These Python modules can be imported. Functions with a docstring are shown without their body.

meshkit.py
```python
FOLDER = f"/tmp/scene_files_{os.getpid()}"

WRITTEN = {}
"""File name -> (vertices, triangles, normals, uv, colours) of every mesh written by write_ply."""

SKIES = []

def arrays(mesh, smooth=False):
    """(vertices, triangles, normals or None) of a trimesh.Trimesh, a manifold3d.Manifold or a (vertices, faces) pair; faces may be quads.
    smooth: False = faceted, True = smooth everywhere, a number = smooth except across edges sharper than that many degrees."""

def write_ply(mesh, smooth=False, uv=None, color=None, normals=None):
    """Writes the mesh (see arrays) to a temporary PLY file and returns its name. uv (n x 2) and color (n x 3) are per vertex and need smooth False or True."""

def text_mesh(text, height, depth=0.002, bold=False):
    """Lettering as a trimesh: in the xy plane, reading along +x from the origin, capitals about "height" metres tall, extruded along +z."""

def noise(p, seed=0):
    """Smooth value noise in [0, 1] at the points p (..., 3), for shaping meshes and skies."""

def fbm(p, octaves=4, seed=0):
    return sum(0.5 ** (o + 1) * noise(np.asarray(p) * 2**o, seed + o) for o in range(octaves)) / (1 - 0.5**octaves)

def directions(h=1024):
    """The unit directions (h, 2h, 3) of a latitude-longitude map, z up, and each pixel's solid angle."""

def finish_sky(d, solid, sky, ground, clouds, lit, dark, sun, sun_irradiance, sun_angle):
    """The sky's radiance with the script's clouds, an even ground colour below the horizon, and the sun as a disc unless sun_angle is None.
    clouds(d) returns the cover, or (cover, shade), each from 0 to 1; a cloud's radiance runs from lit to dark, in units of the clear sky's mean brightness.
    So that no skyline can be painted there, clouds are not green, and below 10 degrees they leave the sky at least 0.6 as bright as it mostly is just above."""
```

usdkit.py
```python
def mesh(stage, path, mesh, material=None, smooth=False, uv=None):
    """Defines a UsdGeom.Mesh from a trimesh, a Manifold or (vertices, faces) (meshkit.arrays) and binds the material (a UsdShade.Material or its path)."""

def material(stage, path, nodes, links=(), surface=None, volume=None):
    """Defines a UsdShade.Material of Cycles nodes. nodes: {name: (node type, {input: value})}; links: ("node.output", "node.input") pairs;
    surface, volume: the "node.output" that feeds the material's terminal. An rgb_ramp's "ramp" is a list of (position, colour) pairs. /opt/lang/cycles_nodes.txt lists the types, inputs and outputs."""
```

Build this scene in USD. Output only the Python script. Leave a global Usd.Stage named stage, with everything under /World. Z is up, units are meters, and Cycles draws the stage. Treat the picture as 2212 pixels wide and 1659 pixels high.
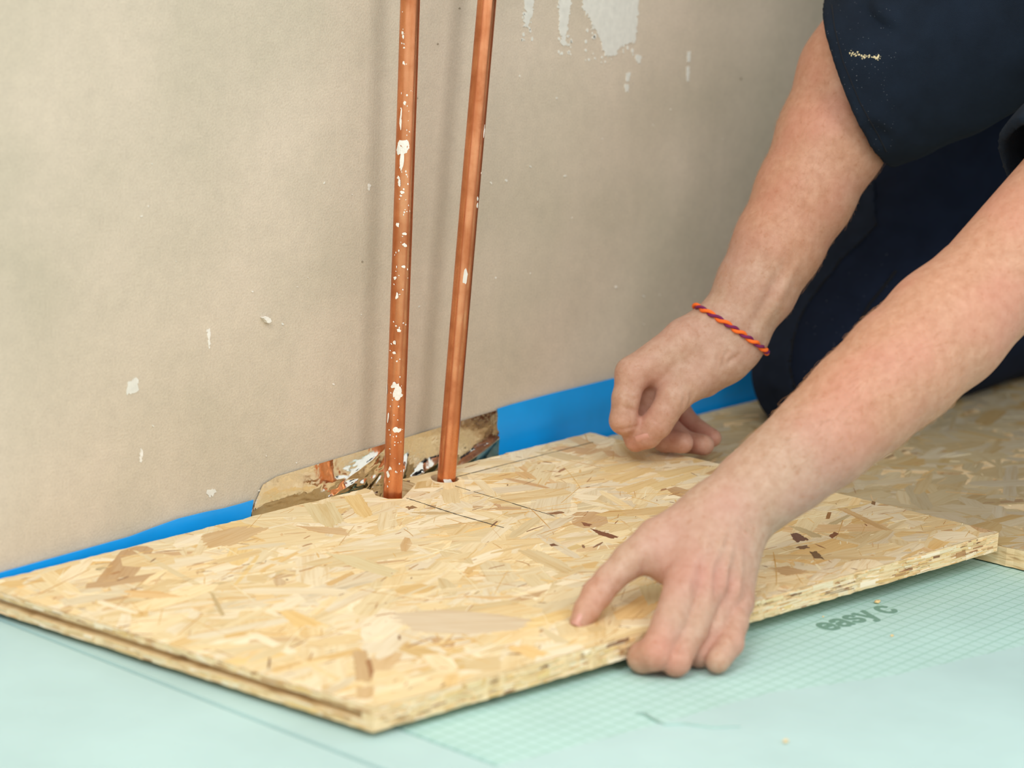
import math, random
import numpy as np, trimesh, manifold3d as m3, usdkit
from meshkit import text_mesh, fbm, noise
from shapely.geometry import Polygon, Point, LineString, box as sbox
from pxr import Usd, UsdGeom, UsdLux, UsdShade, Gf, Sdf, Vt

stage = Usd.Stage.CreateInMemory()
UsdGeom.SetStageUpAxis(stage, UsdGeom.Tokens.z)
UsdGeom.SetStageMetersPerUnit(stage, 1.0)
UsdGeom.Xform.Define(stage, '/World')
rng = np.random.default_rng(11)
random.seed(11)

# ------------------------------------------------------------------ camera, light, exposure
W, H, F = 2212.0, 1659.0, 5000.0
CEN = np.array([W / 2, H / 2])
YAW, PITCH, ROLL = [math.radians(a) for a in (49.5456, 12.5529, 2.61268)]
_f = np.array([math.sin(YAW) * math.cos(PITCH), math.cos(YAW) * math.cos(PITCH), -math.sin(PITCH)])
_r = np.cross(_f, [0, 0, 1]); _r /= np.linalg.norm(_r); _u = np.cross(_r, _f)
RIGHT, UP = _r * math.cos(ROLL) + _u * math.sin(ROLL), -_r * math.sin(ROLL) + _u * math.cos(ROLL)
BASE_X, TILT = -0.36, 0.015                     # the loose board is lifted a little towards the right
def board_z(x): return 0.0195 + TILT * (x - BASE_X)
def ray(px, py): return _f + RIGHT * (px - CEN[0]) / F - UP * (py - CEN[1]) / F
CAM = np.array([0, -0.042, board_z(0.0)]) - ray(847, 1066) * 1.83
def at(px, py, d): return CAM + ray(px, py) * d
def on_z(px, py, z): r = ray(px, py); return CAM + r * (z - CAM[2]) / r[2]
def on_y(px, py, y): r = ray(px, py); return CAM + r * (y - CAM[1]) / r[1]
def on_board(px, py):
    r = ray(px, py); t = (board_z(CAM[0]) - CAM[2]) / (r[2] - TILT * r[0]); return CAM + r * t
def project(p):
    c = np.asarray(p, float) - CAM; z = c @ _f
    return np.array([CEN[0] + F * (c @ RIGHT) / z, CEN[1] - F * (c @ UP) / z, z])

cam = UsdGeom.Camera.Define(stage, '/World/camera')
cam.CreateHorizontalApertureAttr(36.0); cam.CreateVerticalApertureAttr(27.0)
cam.CreateFocalLengthAttr(36.0 * F / W)
cam.CreateFStopAttr(5.0); cam.CreateFocusDistanceAttr(1.79)
cam.CreateClippingRangeAttr(Gf.Vec2f(0.05, 50))
_m = np.eye(4); _m[0, :3], _m[1, :3], _m[2, :3], _m[3, :3] = RIGHT, UP, -_f, CAM
cam.AddTransformOp().Set(Gf.Matrix4d(_m.tolist()))
cam.CreateExposureAttr(-0.13)

def rect_light(name, pos, target, w, h, power, color):
    l = UsdLux.RectLight.Define(stage, '/World/' + name)
    p, t = np.array(pos, float), np.array(target, float)
    z = (p - t) / np.linalg.norm(p - t); x = np.cross([0, 0, 1], z); x /= np.linalg.norm(x); y = np.cross(z, x)
    m = np.eye(4); m[0, :3], m[1, :3], m[2, :3], m[3, :3] = x, y, z, p
    l.AddTransformOp().Set(Gf.Matrix4d(m.tolist()))
    l.CreateWidthAttr(w); l.CreateHeightAttr(h); l.CreateIntensityAttr(power); l.CreateColorAttr(Gf.Vec3f(*color))
    return l
rect_light('left_key_light', (-1.70, -1.05, 1.75), (0.0, -0.2, 0.05), 0.75, 0.9, 12.5, (1.0, 0.975, 0.93))  # unseen soft key from the left, following the pipe shadows; no window there
rect_light('added_front_light', (-0.55, -2.1, 1.75), (0.05, -0.1, 0.15), 0.5, 1.3, 9.5, (1.0, 0.98, 0.95))  # area light added in front to put highlights on the pipes; no window
dome = UsdLux.DomeLight.Define(stage, '/World/room_daylight')
dome.CreateIntensityAttr(0.36); dome.CreateColorAttr(Gf.Vec3f(0.97, 1.0, 1.0))

# ------------------------------------------------------------------ helpers
LK = '/World/Looks/'
UsdGeom.Scope.Define(stage, '/World/Looks')
def lin(r, g, b):
    c = np.array([r, g, b], float) / 255
    return tuple(np.where(c < 0.04045, c / 12.92, ((c + 0.055) / 1.055) ** 2.4))
used = {}
def numbered(parent, name):
    k = (parent, name); n = used.get(k, -1) + 1; used[k] = n
    return f'{parent}/{name}' + (f'_{n:03d}' if n else '')
def tag(prim, label=None, cat=None, group=None, kind=None):
    p = prim.GetPrim() if hasattr(prim, 'GetPrim') else prim
    for k, v in (('label', label), ('category', cat), ('group', group), ('kind', kind)):
        if v: p.SetCustomDataByKey(k, v)
    return p
def thing(name, label, cat, group=None, kind=None):
    x = UsdGeom.Xform.Define(stage, numbered('/World', name))
    tag(x, label, cat, group, kind); return str(x.GetPath())
def part(parent, name, mesh, mat, smooth=False, uv=None, tone=None, label=None, kind=None):
    p = numbered(parent, name)
    m = usdkit.mesh(stage, p, mesh, LK + mat, smooth=smooth, uv=uv)
    if tone is not None:
        UsdGeom.PrimvarsAPI(m).CreatePrimvar('tone', Sdf.ValueTypeNames.Color3fArray, 'vertex').Set(Vt.Vec3fArray.FromNumpy(np.asarray(tone, np.float32)))
    tag(m, label, None, None, kind); return p
def single(name, mesh, mat, label, cat, smooth=False, group=None, kind=None, **k):
    p = part('/World', name, mesh, mat, smooth, **k); tag(stage.GetPrimAtPath(p), label, cat, group, kind); return p
def cat(ms): return trimesh.util.concatenate(ms)
def box(lo, hi):
    m = trimesh.creation.box(np.subtract(hi, lo)); m.apply_translation(np.add(lo, hi) / 2.0); return m
def prism(poly, z0, z1):
    m = trimesh.creation.extrude_polygon(poly, z1 - z0, engine='earcut'); m.apply_translation([0, 0, z0]); return m
def tube(pts, rad, sides=10, closed=False):
    p = np.asarray(pts, float); n = len(p); rad = np.broadcast_to(rad, (n,))
    t = np.roll(p, -1, 0) - np.roll(p, 1, 0) if closed else np.gradient(p, axis=0)
    t /= np.linalg.norm(t, axis=1, keepdims=True)
    a = np.cross(t[0], [0.3, 0.2, 1.0]); a /= np.linalg.norm(a); A = []
    for i in range(n):
        a = a - t[i] * (a @ t[i]); a /= np.linalg.norm(a); A.append(a)
    A = np.array(A); B = np.cross(t, A); ang = np.arange(sides) * 2 * np.pi / sides
    v = (p[:, None] + rad[:, None, None] * (np.cos(ang)[None, :, None] * A[:, None] + np.sin(ang)[None, :, None] * B[:, None])).reshape(-1, 3)
    f = []
    for i in range(n if closed else n - 1):
        j = (i + 1) % n
        for k in range(sides):
            l = (k + 1) % sides
            f += [(i * sides + k, i * sides + l, j * sides + l), (i * sides + k, j * sides + l, j * sides + k)]
    if not closed:
        v = np.vstack([v, p[0], p[-1]]); c0, c1 = len(v) - 2, len(v) - 1
        for k in range(sides):
            l = (k + 1) % sides
            f += [(c0, l, k), (c1, (n - 1) * sides + k, (n - 1) * sides + l)]
    return trimesh.Trimesh(v, f, process=False)

# ------------------------------------------------------------------ materials
def simple(name, rgb, rough=0.6, metallic=0.0, noise_amt=0.12, scale=60, bump=0.0, bump_scale=400, **extra):
    c = np.array(lin(*rgb))
    n = {'tc': ('geometry', {}), 'n': ('noise_texture', {'scale': scale, 'detail': 4.0}),
         'r': ('rgb_ramp', {'ramp': [(0.25, tuple(c * (1 - noise_amt))), (0.75, tuple(np.minimum(c * (1 + noise_amt), 1)))]}),
         'p': ('principled_bsdf', {'roughness': rough, 'metallic': metallic, **extra})}
    l = [('tc.position', 'n.vector'), ('n.fac', 'r.fac'), ('r.color', 'p.base_color')]
    if bump:
        n['n2'] = ('noise_texture', {'scale': bump_scale, 'detail': 3.0}); n['b'] = ('bump', {'strength': 1.0, 'distance': bump})
        l += [('tc.position', 'n2.vector'), ('n2.fac', 'b.height'), ('b.normal', 'p.normal')]
    usdkit.material(stage, LK + name, n, l, surface='p.BSDF')

# plasterboard paper: beige with short darker and lighter fibres
usdkit.material(stage, LK + 'plasterboard', {
    'g': ('geometry', {}), 'big': ('noise_texture', {'scale': 7.0, 'detail': 3.0}), 'mid': ('noise_texture', {'scale': 90.0, 'detail': 4.0, 'roughness': 0.65}),
    'fib': ('noise_texture', {'scale': 600.0, 'detail': 2.0}),
    'rb': ('rgb_ramp', {'ramp': [(0.3, lin(188, 177, 157)), (0.7, lin(208, 193, 174))]}),
    'rm': ('rgb_ramp', {'ramp': [(0.25, (0.93, 0.93, 0.93)), (0.75, (1.04, 1.04, 1.03))]}),
    'rf': ('rgb_ramp', {'ramp': [(0.2, (0.90, 0.89, 0.87)), (0.5, (1, 1, 1)), (0.8, (1.08, 1.08, 1.08))]}),
    'm1': ('mix_color', {'blend_type': 'multiply', 'fac': 1.0}), 'm2': ('mix_color', {'blend_type': 'multiply', 'fac': 1.0}),
    'b': ('bump', {'strength': 0.5, 'distance': 0.0006}), 'p': ('principled_bsdf', {'roughness': 0.82, 'specular_ior_level': 0.25})},
    [('g.position', 'big.vector'), ('g.position', 'mid.vector'), ('g.position', 'fib.vector'), ('big.fac', 'rb.fac'), ('mid.fac', 'rm.fac'), ('fib.fac', 'rf.fac'),
     ('rb.color', 'm1.a'), ('rm.color', 'm1.b'), ('m1.result', 'm2.a'), ('rf.color', 'm2.b'), ('m2.result', 'p.base_color'), ('fib.fac', 'b.height'), ('b.normal', 'p.normal')], surface='p.BSDF')

# pressed wood strand: tone per strand, grain along the strand's own length
usdkit.material(stage, LK + 'wood_strand', {
    'uv': ('uvmap', {'attribute': 'st'}), 'tone': ('attribute', {'attribute': 'tone'}),
    'mp': ('mapping', {'scale': (22.0, 520.0, 1.0)}), 'n': ('noise_texture', {'scale': 1.0, 'detail': 4.0, 'roughness': 0.6, 'distortion': 0.6}),
    'mp2': ('mapping', {'scale': (9.0, 120.0, 1.0)}), 'n2': ('noise_texture', {'scale': 1.0, 'detail': 3.0, 'distortion': 1.0}),
    'r': ('rgb_ramp', {'ramp': [(0.25, (0.88, 0.80, 0.68)), (0.5, (1, 1, 1)), (0.8, (1.05, 1.06, 1.08))]}),
    'r2': ('rgb_ramp', {'ramp': [(0.28, (0.86, 0.83, 0.70)), (0.5, (0.935, 1, 1)), (0.75, (0.96, 1.03, 1.04))]}),
    'm1': ('mix_color', {'blend_type': 'multiply', 'fac': 1.0}), 'm2': ('mix_color', {'blend_type': 'multiply', 'fac': 1.0}),
    'b': ('bump', {'strength': 0.4, 'distance': 0.0004}), 'p': ('principled_bsdf', {'roughness': 0.62, 'specular_ior_level': 0.3})},
    [('uv.UV', 'mp.vector'), ('mp.vector', 'n.vector'), ('uv.UV', 'mp2.vector'), ('mp2.vector', 'n2.vector'), ('n.fac', 'r.fac'), ('n2.fac', 'r2.fac'),
     ('tone.color', 'm1.a'), ('r.color', 'm1.b'), ('m1.result', 'm2.a'), ('r2.color', 'm2.b'), ('m2.result', 'p.base_color'), ('n.fac', 'b.height'), ('b.normal', 'p.normal')], surface='p.BSDF')
# chipboard core seen on cut edges
usdkit.material(stage, LK + 'board_core', {
    'g': ('geometry', {}), 'mp': ('mapping', {'scale': (60.0, 60.0, 420.0)}), 'n': ('noise_texture', {'scale': 1.0, 'detail': 4.0}),
    'r': ('rgb_ramp', {'ramp': [(0.25, lin(172, 134, 86)), (0.45, lin(226, 196, 148)), (0.75, lin(238, 217, 178))]}),
    'b': ('bump', {'strength': 0.8, 'distance': 0.0008}), 'p': ('principled_bsdf', {'roughness': 0.75})},
    [('g.position', 'mp.vector'), ('mp.vector', 'n.vector'), ('n.fac', 'r.fac'), ('r.color', 'p.base_color'), ('n.fac', 'b.height'), ('b.normal', 'p.normal')], surface='p.BSDF')

# copper tube
usdkit.material(stage, LK + 'copper', {
    'g': ('geometry', {}), 'mp': ('mapping', {'scale': (120.0, 120.0, 14.0)}), 'n': ('noise_texture', {'scale': 1.0, 'detail': 4.0}),
    'n2': ('noise_texture', {'scale': 45.0, 'detail': 5.0, 'roughness': 0.6}),
    'r': ('rgb_ramp', {'ramp': [(0.3, lin(216, 134, 88)), (0.55, lin(236, 160, 114)), (0.75, lin(226, 148, 104))]}),
    'r2': ('rgb_ramp', {'ramp': [(0.34, (0.66, 0.55, 0.49)), (0.56, (1, 1, 1))]}), 'rr': ('rgb_ramp', {'ramp': [(0.3, (0.42,) * 3), (0.7, (0.22,) * 3)]}),
    'm': ('mix_color', {'blend_type': 'multiply', 'fac': 0.8}), 'b': ('bump', {'strength': 0.12, 'distance': 0.0004}), 'p': ('principled_bsdf', {'metallic': 1.0})},
    [('g.position', 'mp.vector'), ('mp.vector', 'n.vector'), ('g.position', 'n2.vector'), ('n.fac', 'r.fac'), ('n2.fac', 'r2.fac'), ('n2.fac', 'rr.fac'), ('rr.color', 'p.roughness'),
     ('r.color', 'm.a'), ('r2.color', 'm.b'), ('m.result', 'p.base_color'), ('n2.fac', 'b.height'), ('b.normal', 'p.normal')], surface='p.BSDF')

# skin: pink and yellowish blotches, freckles, fine pores
def skin(name, a, b, red, red_amt=0.5):
    usdkit.material(stage, LK + name, {
        'g': ('geometry', {}), 'n': ('noise_texture', {'scale': 150.0, 'detail': 4.0, 'roughness': 0.6}), 'n2': ('noise_texture', {'scale': 22.0, 'detail': 2.0}), 'n3': ('noise_texture', {'scale': 260.0, 'detail': 2.0}),
        'np': ('voronoi_texture', {'scale': 900.0}), 'r': ('rgb_ramp', {'ramp': [(0.3, lin(*a)), (0.7, lin(*b))]}),
        'r2': ('rgb_ramp', {'ramp': [(0.42, (0, 0, 0)), (0.68, (1, 1, 1))]}), 'r3': ('rgb_ramp', {'ramp': [(0.60, (1, 1, 1)), (0.74, (0.88, 0.76, 0.66))]}),
        'red': ('color', {'value': lin(*red)}), 'ma': ('math', {'math_type': 'multiply', 'value2': red_amt}),
        'm1': ('mix_color', {}), 'm2': ('mix_color', {'blend_type': 'multiply', 'fac': 0.7}), 'm3': ('mix_color', {'blend_type': 'multiply', 'fac': 1.0}), 'tone': ('attribute', {'attribute': 'tone'}),
        'b': ('bump', {'strength': 0.25, 'distance': 0.0004}), 'p': ('principled_bsdf', {'roughness': 0.52, 'subsurface_weight': 0.18, 'subsurface_radius': (1.0, 0.35, 0.2), 'subsurface_scale': 0.006, 'specular_ior_level': 0.35})},
        [('g.position', 'n.vector'), ('g.position', 'n2.vector'), ('g.position', 'n3.vector'), ('g.position', 'np.vector'), ('n.fac', 'r.fac'), ('n2.fac', 'r2.fac'), ('n3.fac', 'r3.fac'),
         ('r2.color', 'ma.value1'), ('ma.value', 'm1.fac'), ('r.color', 'm1.a'), ('red.color', 'm1.b'), ('m1.result', 'm2.a'), ('r3.color', 'm2.b'), ('m2.result', 'm3.a'), ('tone.color', 'm3.b'), ('m3.result', 'p.base_color'),
         ('np.distance', 'b.height'), ('b.normal', 'p.normal')], surface='p.BSDF')
skin('skin', (180, 132, 107), (197, 153, 130), (193, 130, 115), 0.4)
simple('nail', (198, 146, 130), rough=0.33, noise_amt=0.05)
simple('hair', (92, 58, 36), rough=0.5, noise_amt=0.3, scale=300)
simple('arm_hair', (186, 138, 96), rough=0.5)
simple('boot_leather', (120, 84, 52), rough=0.6, noise_amt=0.2)
simple('eye_white', (235, 230, 224), rough=0.2)
simple('eye_iris', (70, 90, 100), rough=0.2)
simple('lip', (196, 120, 108), rough=0.45)

# mirror-bright foil, blue foam strip, plaster, misc
usdkit.material(stage, LK + 'foil', {
    'g': ('geometry', {}), 'n': ('noise_texture', {'scale': 260.0, 'detail': 3.0}), 'r': ('rgb_ramp', {'ramp': [(0.35, (0.04,) * 3), (0.7, (0.17,) * 3)]}),
    'n2': ('noise_texture', {'scale': 110.0, 'detail': 2.0}), 'b': ('bump', {'strength': 0.25, 'distance': 0.0009}),
    'p': ('principled_bsdf', {'metallic': 1.0, 'base_color': (0.86, 0.82, 0.72)})},
    [('g.position', 'n.vector'), ('n.fac', 'r.fac'), ('r.color', 'p.roughness'), ('g.position', 'n2.vector'), ('n2.fac', 'b.height'), ('b.normal', 'p.normal')], surface='p.BSDF')
simple('blue_foam', (8, 157, 240), rough=0.38, noise_amt=0.06, scale=30, bump=0.0002, bump_scale=120)
simple('plaster_white', (226, 222, 212), rough=0.9, noise_amt=0.07, scale=120, bump=0.0006, bump_scale=350)
simple('plaster_thin', (216, 214, 204), rough=0.9, noise_amt=0.08, scale=160)
simple('wall_stain', (150, 138, 118), rough=0.9)
simple('pencil', (92, 84, 70), rough=0.7, noise_amt=0.35, scale=900)
simple('concrete', (120, 118, 112), rough=0.9, noise_amt=0.2, scale=20, bump=0.001)
simple('navy_cotton', (21, 31, 44), rough=0.95, noise_amt=0.25, scale=35, bump=0.0005, bump_scale=1600, specular_ior_level=0.2)
simple('navy_twill', (23, 32, 51), rough=0.9, noise_amt=0.2, scale=40, bump=0.0005, bump_scale=1300, specular_ior_level=0.15)
simple('navy_seam', (7, 11, 21), rough=0.95)
simple('knee_fabric', (32, 40, 55), rough=0.95, noise_amt=0.22, scale=60, bump=0.0006, bump_scale=900, specular_ior_level=0.15)
simple('dust', (92, 97, 104), rough=0.9)
simple('dried_filler', (196, 182, 144), rough=0.9)
simple('orange_cord', (255, 112, 22), rough=0.7, bump=0.0004, bump_scale=2500, noise_amt=0.08)
simple('purple_cord', (118, 20, 84), rough=0.7, bump=0.0004, bump_scale=2500, noise_amt=0.08)
simple('wood_chip', (226, 196, 140), rough=0.8, noise_amt=0.15, scale=300)
simple('pipe_collar', (92, 112, 100), rough=0.7, noise_amt=0.35, scale=200)
simple('ink', (112, 150, 134), rough=0.75, noise_amt=0.1, scale=400)
simple('crack', (160, 188, 180), rough=0.8)

# pale green underlay with a printed 10 mm grid
def underlay(name, grid, base=(181, 214, 208)):
    b = np.array(lin(*base))
    n = {'g': ('geometry', {}), 's': ('separate_xyz', {}), 'n': ('noise_texture', {'scale': 9.0, 'detail': 3.0}),
         'r': ('rgb_ramp', {'ramp': [(0.3, tuple(b * 0.94)), (0.7, tuple(np.minimum(b * 1.07, 1)))]}), 'line': ('color', {'value': lin(112, 168, 142)}),
         'm': ('mix_color', {'fac': 0.0}), 'p': ('principled_bsdf', {'roughness': 0.5, 'specular_ior_level': 0.35}), 'nb': ('noise_texture', {'scale': 90.0, 'detail': 2.0}), 'b': ('bump', {'strength': 0.35, 'distance': 0.0008})}
    l = [('g.position', 'n.vector'), ('n.fac', 'r.fac'), ('r.color', 'm.a'), ('line.color', 'm.b'), ('m.result', 'p.base_color'), ('g.position', 'nb.vector'), ('nb.fac', 'b.height'), ('b.normal', 'p.normal')]
    if grid:
        l.append(('g.position', 's.vector'))
        for ax in 'xy':
            n |= {f'a{ax}': ('math', {'math_type': 'multiply', 'value2': 100.0}), f'f{ax}': ('math', {'math_type': 'fraction'}), f'c{ax}': ('math', {'math_type': 'less_than', 'value2': 0.11})}
            l += [(f's.{ax}', f'a{ax}.value1'), (f'a{ax}.value', f'f{ax}.value1'), (f'f{ax}.value', f'c{ax}.value1')]
        n |= {'off': ('mapping', {'location': (5.0, 5.0, 0.0)}), 'mx': ('math', {'math_type': 'maximum'}), 'k': ('math', {'math_type': 'multiply', 'value2': 0.5})}
        l = [x for x in l if x != ('g.position', 's.vector')] + [('g.position', 'off.vector'), ('off.vector', 's.vector'), ('cx.value', 'mx.value1'), ('cy.value', 'mx.value2'), ('mx.value', 'k.value1'), ('k.value', 'm.fac')]
    usdkit.material(stage, LK + name, n, l, surface='p.BSDF')
underlay('underlay_grid', True)
underlay('underlay_plain', False, (180, 208, 206))

# ------------------------------------------------------------------ setting: floor, wall
tag(stage.GetPrimAtPath(part('/World', 'floor', box((-2.2, -2.6, -0.08), (2.6, 0.02, -0.0062)), 'concrete')), 'grey concrete sub-floor under the green underlay', 'floor', kind='structure')
wall = UsdGeom.Xform.Define(stage, '/World/wall_back'); tag(wall, 'bare beige plasterboard wall behind the copper pipes', 'wall', kind='structure')
WALL = '/World/wall_back'
part(WALL, 'plasterboard', box((-2.2, 0.0, -0.08), (2.6, 0.0125, 2.4)), 'plasterboard')

def wall_blob(px_poly, thick, rough=0.0006, seed=0):
    """a smear on the wall: outline given as seen, roughened, and given its own thickness"""
    p = np.array([on_y(x, y, 0.0)[[0, 2]] for x, y in px_poly])
    pts = []
    for a, b in zip(p, np.roll(p, -1, 0)):
        n = max(2, int(np.linalg.norm(b - a) / 0.0012))
        pts += [a + (b - a) * t for t in np.linspace(0, 1, n, endpoint=False)]
    pts = np.array(pts); r = np.random.default_rng(seed)
    pts += r.normal(0, rough, pts.shape)
    poly = Polygon(pts).buffer(0)
    if poly.geom_type != 'Polygon': poly = max(poly.geoms, key=lambda g: g.area)
    m = trimesh.creation.extrude_polygon(poly, thick, engine='earcut')
    v = m.vertices; m.vertices = np.stack([v[:, 0], -v[:, 2], v[:, 1]], 1); m.invert()
    if m.volume < 0: m.invert()
    return m
smears = [([(1128, -40), (1160, -45), (1150, 30), (1138, 58), (1130, 60), (1134, 20)], 1), ([(1210, -40), (1236, -40), (1228, 40), (1222, 80), (1214, 105), (1208, 60), (1206, 20)], 2),
          ([(1250, -60), (1382, -60), (1376, 60), (1372, 92), (1356, 92), (1338, 104), (1330, 120), (1308, 120), (1298, 92), (1276, 45), (1258, 18)], 3)]
for poly, s in smears: part(WALL, 'plaster_smear', wall_blob(poly, 0.0005, 0.0011, s), 'plaster_thin')
drips = [([(1484, 112), (1491, 112), (1491, 134), (1485, 134)], 'plaster_thin'), ([(1482, 145), (1489, 145), (1488, 176), (1483, 176)], 'plaster_thin'),
         ([(447, 712), (453, 708), (455, 735), (452, 768), (449, 740)], 'plaster_white'), ([(1352, 158), (1361, 158), (1359, 176), (1352, 176)], 'plaster_thin'), ([(1350, 182), (1358, 182), (1357, 200), (1350, 198)], 'plaster_thin'),
         ([(1372, 118), (1386, 120), (1382, 138), (1373, 132)], 'plaster_thin'), ([(303, 970), (308, 972), (305, 1002), (302, 985)], 'plaster_white'), ([(795, 398), (800, 399), (797, 418), (794, 410)], 'plaster_white')]
for i, (poly, m) in enumerate(drips): part(WALL, 'plaster_drip', wall_blob(poly, 0.0004, 0.00055, 5 + i), m)
lump = wall_blob([(561, 684), (570, 684), (578, 686), (580, 692), (576, 697), (571, 696), (567, 690)], 0.0035, 0.0002, 3)
part(WALL, 'plaster_lump', lump, 'plaster_white')
for poly in ([(277, 828), (286, 820), (300, 822), (298, 840), (288, 850), (274, 852)], [(448, 1060), (458, 1056), (466, 1064), (460, 1074), (450, 1072)]):
    part(WALL, 'plaster_smear', wall_blob(poly, 0.0004, 0.0008, 9), 'plaster_thin')
specks = [(328, 354), (1410, 270), (1448, 236), (1202, 212), (1122, 164), (1060, 395), (1093, 390), (1425, 637), (1390, 700), (905, 662), (320, 445), (305, 467), (610, 700), (642, 620), (545, 630), (700, 395), (760, 420), (880, 480), (1145, 360),
          (665, 600), (780, 680), (380, 565), (1300, 300), (1235, 470), (1560, 300), (1330, 620), (1145, 590), (1220, 380), (1070, 600), (575, 985), (640, 1000), (720, 830), (560, 1060), (330, 920), (870, 330), (1500, 640), (1390, 640)]
for i, (x, y) in enumerate(specks):
    r = rng.uniform(1.1, 3.2); a = rng.uniform(0, 6.3); e = rng.uniform(0.25, 0.9)
    part(WALL, 'plaster_speck', wall_blob([(x + r * math.cos(t) * math.cos(a) - e * r * math.sin(t) * math.sin(a), y + r * math.cos(t) * math.sin(a) + e * r * math.sin(t) * math.cos(a)) for t in np.linspace(0, 6.28, 9)[:-1]], 0.0006, 0.0001, i), 'plaster_white' if i % 3 else 'plaster_thin')
rf_ = np.random.default_rng(12); frag = []                  # crumbs of plaster along the torn lower ends of the smears
for x0_, y0_, x1_, y1_, n_ in ((1126, 20, 1150, 90, 16), (1204, 60, 1236, 120, 20), (1262, 60, 1340, 135, 26), (1340, 90, 1372, 120, 8)):
    for _ in range(n_):
        x, y, r = rf_.uniform(x0_, x1_), rf_.uniform(y0_, y1_), rf_.uniform(0.8, 3.0)
        frag.append(wall_blob([(x + r * math.cos(t) * 1.0, y + r * math.sin(t) * 1.7) for t in np.linspace(0, 6.28, 7)[:-1]], 0.0004, 0.0002, int(x + y)))
part(WALL, 'plaster_crumbs', cat(frag), 'plaster_thin', kind='stuff')
for x, y in [(782, 565), (900, 212), (1600, 170), (992, 18), (945, 95), (540, 1175)]:
    part(WALL, 'dark_speck', wall_blob([(x - 2, y), (x, y - 2), (x + 3, y), (x, y + 2)], 0.0004, 0.0001, 2), 'wall_stain')

# green underlay: folding sheet with the printed grid, and the plain sheet lapped in front of it
ov = [on_z(*p, 0.0)[:2] for p in ((1107, 1657), (1414, 1575), (1669, 1503), (1935, 1466))]
d = (ov[-1] - ov[0]) / np.linalg.norm(ov[-1] - ov[0])
lap = LineString([ov[0] - d * 2.0] + ov + [ov[-1] + d * 2.4])
grid_sheet = thing('foam_underlay', 'pale green foam underlay with fine printed grid lying under the wood board', 'underlay sheet')
back = Polygon(list(lap.coords) + [(2.6, 0.0), (-2.2, 0.0)]).buffer(0).intersection(sbox(-2.2, -2.6, 2.6, -0.001))
folds = [-2.2, -1.4, on_z(277, 1447, 0)[0], on_z(900, 1588, 0)[0], 0.55, 1.2, 2.6]
for a, b in zip(folds[:-1], folds[1:]):
    p = back.intersection(sbox(a + 0.0011, -3, b - 0.0011, 1))
    top = p.buffer(-0.0007)
    part(grid_sheet, 'underlay_panel', cat([prism(p, -0.006, -0.0007), prism(top, -0.0007, 0.0)]), 'underlay_grid' if b > 0 else 'underlay_plain')
part(grid_sheet, 'fold_hinge', prism(back.buffer(-0.003), -0.0058, -0.0035), 'underlay_plain')
front = Polygon(list(lap.parallel_offset(0.004, 'left').coords) + [(3.0, -2.7), (-2.6, -2.7)]).buffer(0).intersection(sbox(-2.2, -2.6, 2.6, -0.001))
front_sheet = thing('foam_underlay', 'plain green underlay sheet lapped along the front, without any printed grid', 'underlay sheet')
part(front_sheet, 'underlay_panel', prism(front, 0.0001, 0.0008), 'underlay_plain')
ck = np.array([on_z(*p, 0.0010) for p in ((1372, 1538), (1392, 1540), (1410, 1551), (1436, 1565), (1480, 1564), (1540, 1572), (1600, 1570))])
part(front_sheet, 'crack', tube(ck + [0, 0, 0.0002], [0.0003, .0008, .001, .0012, .0010, .0009, .0003], 6), 'crack')
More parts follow.
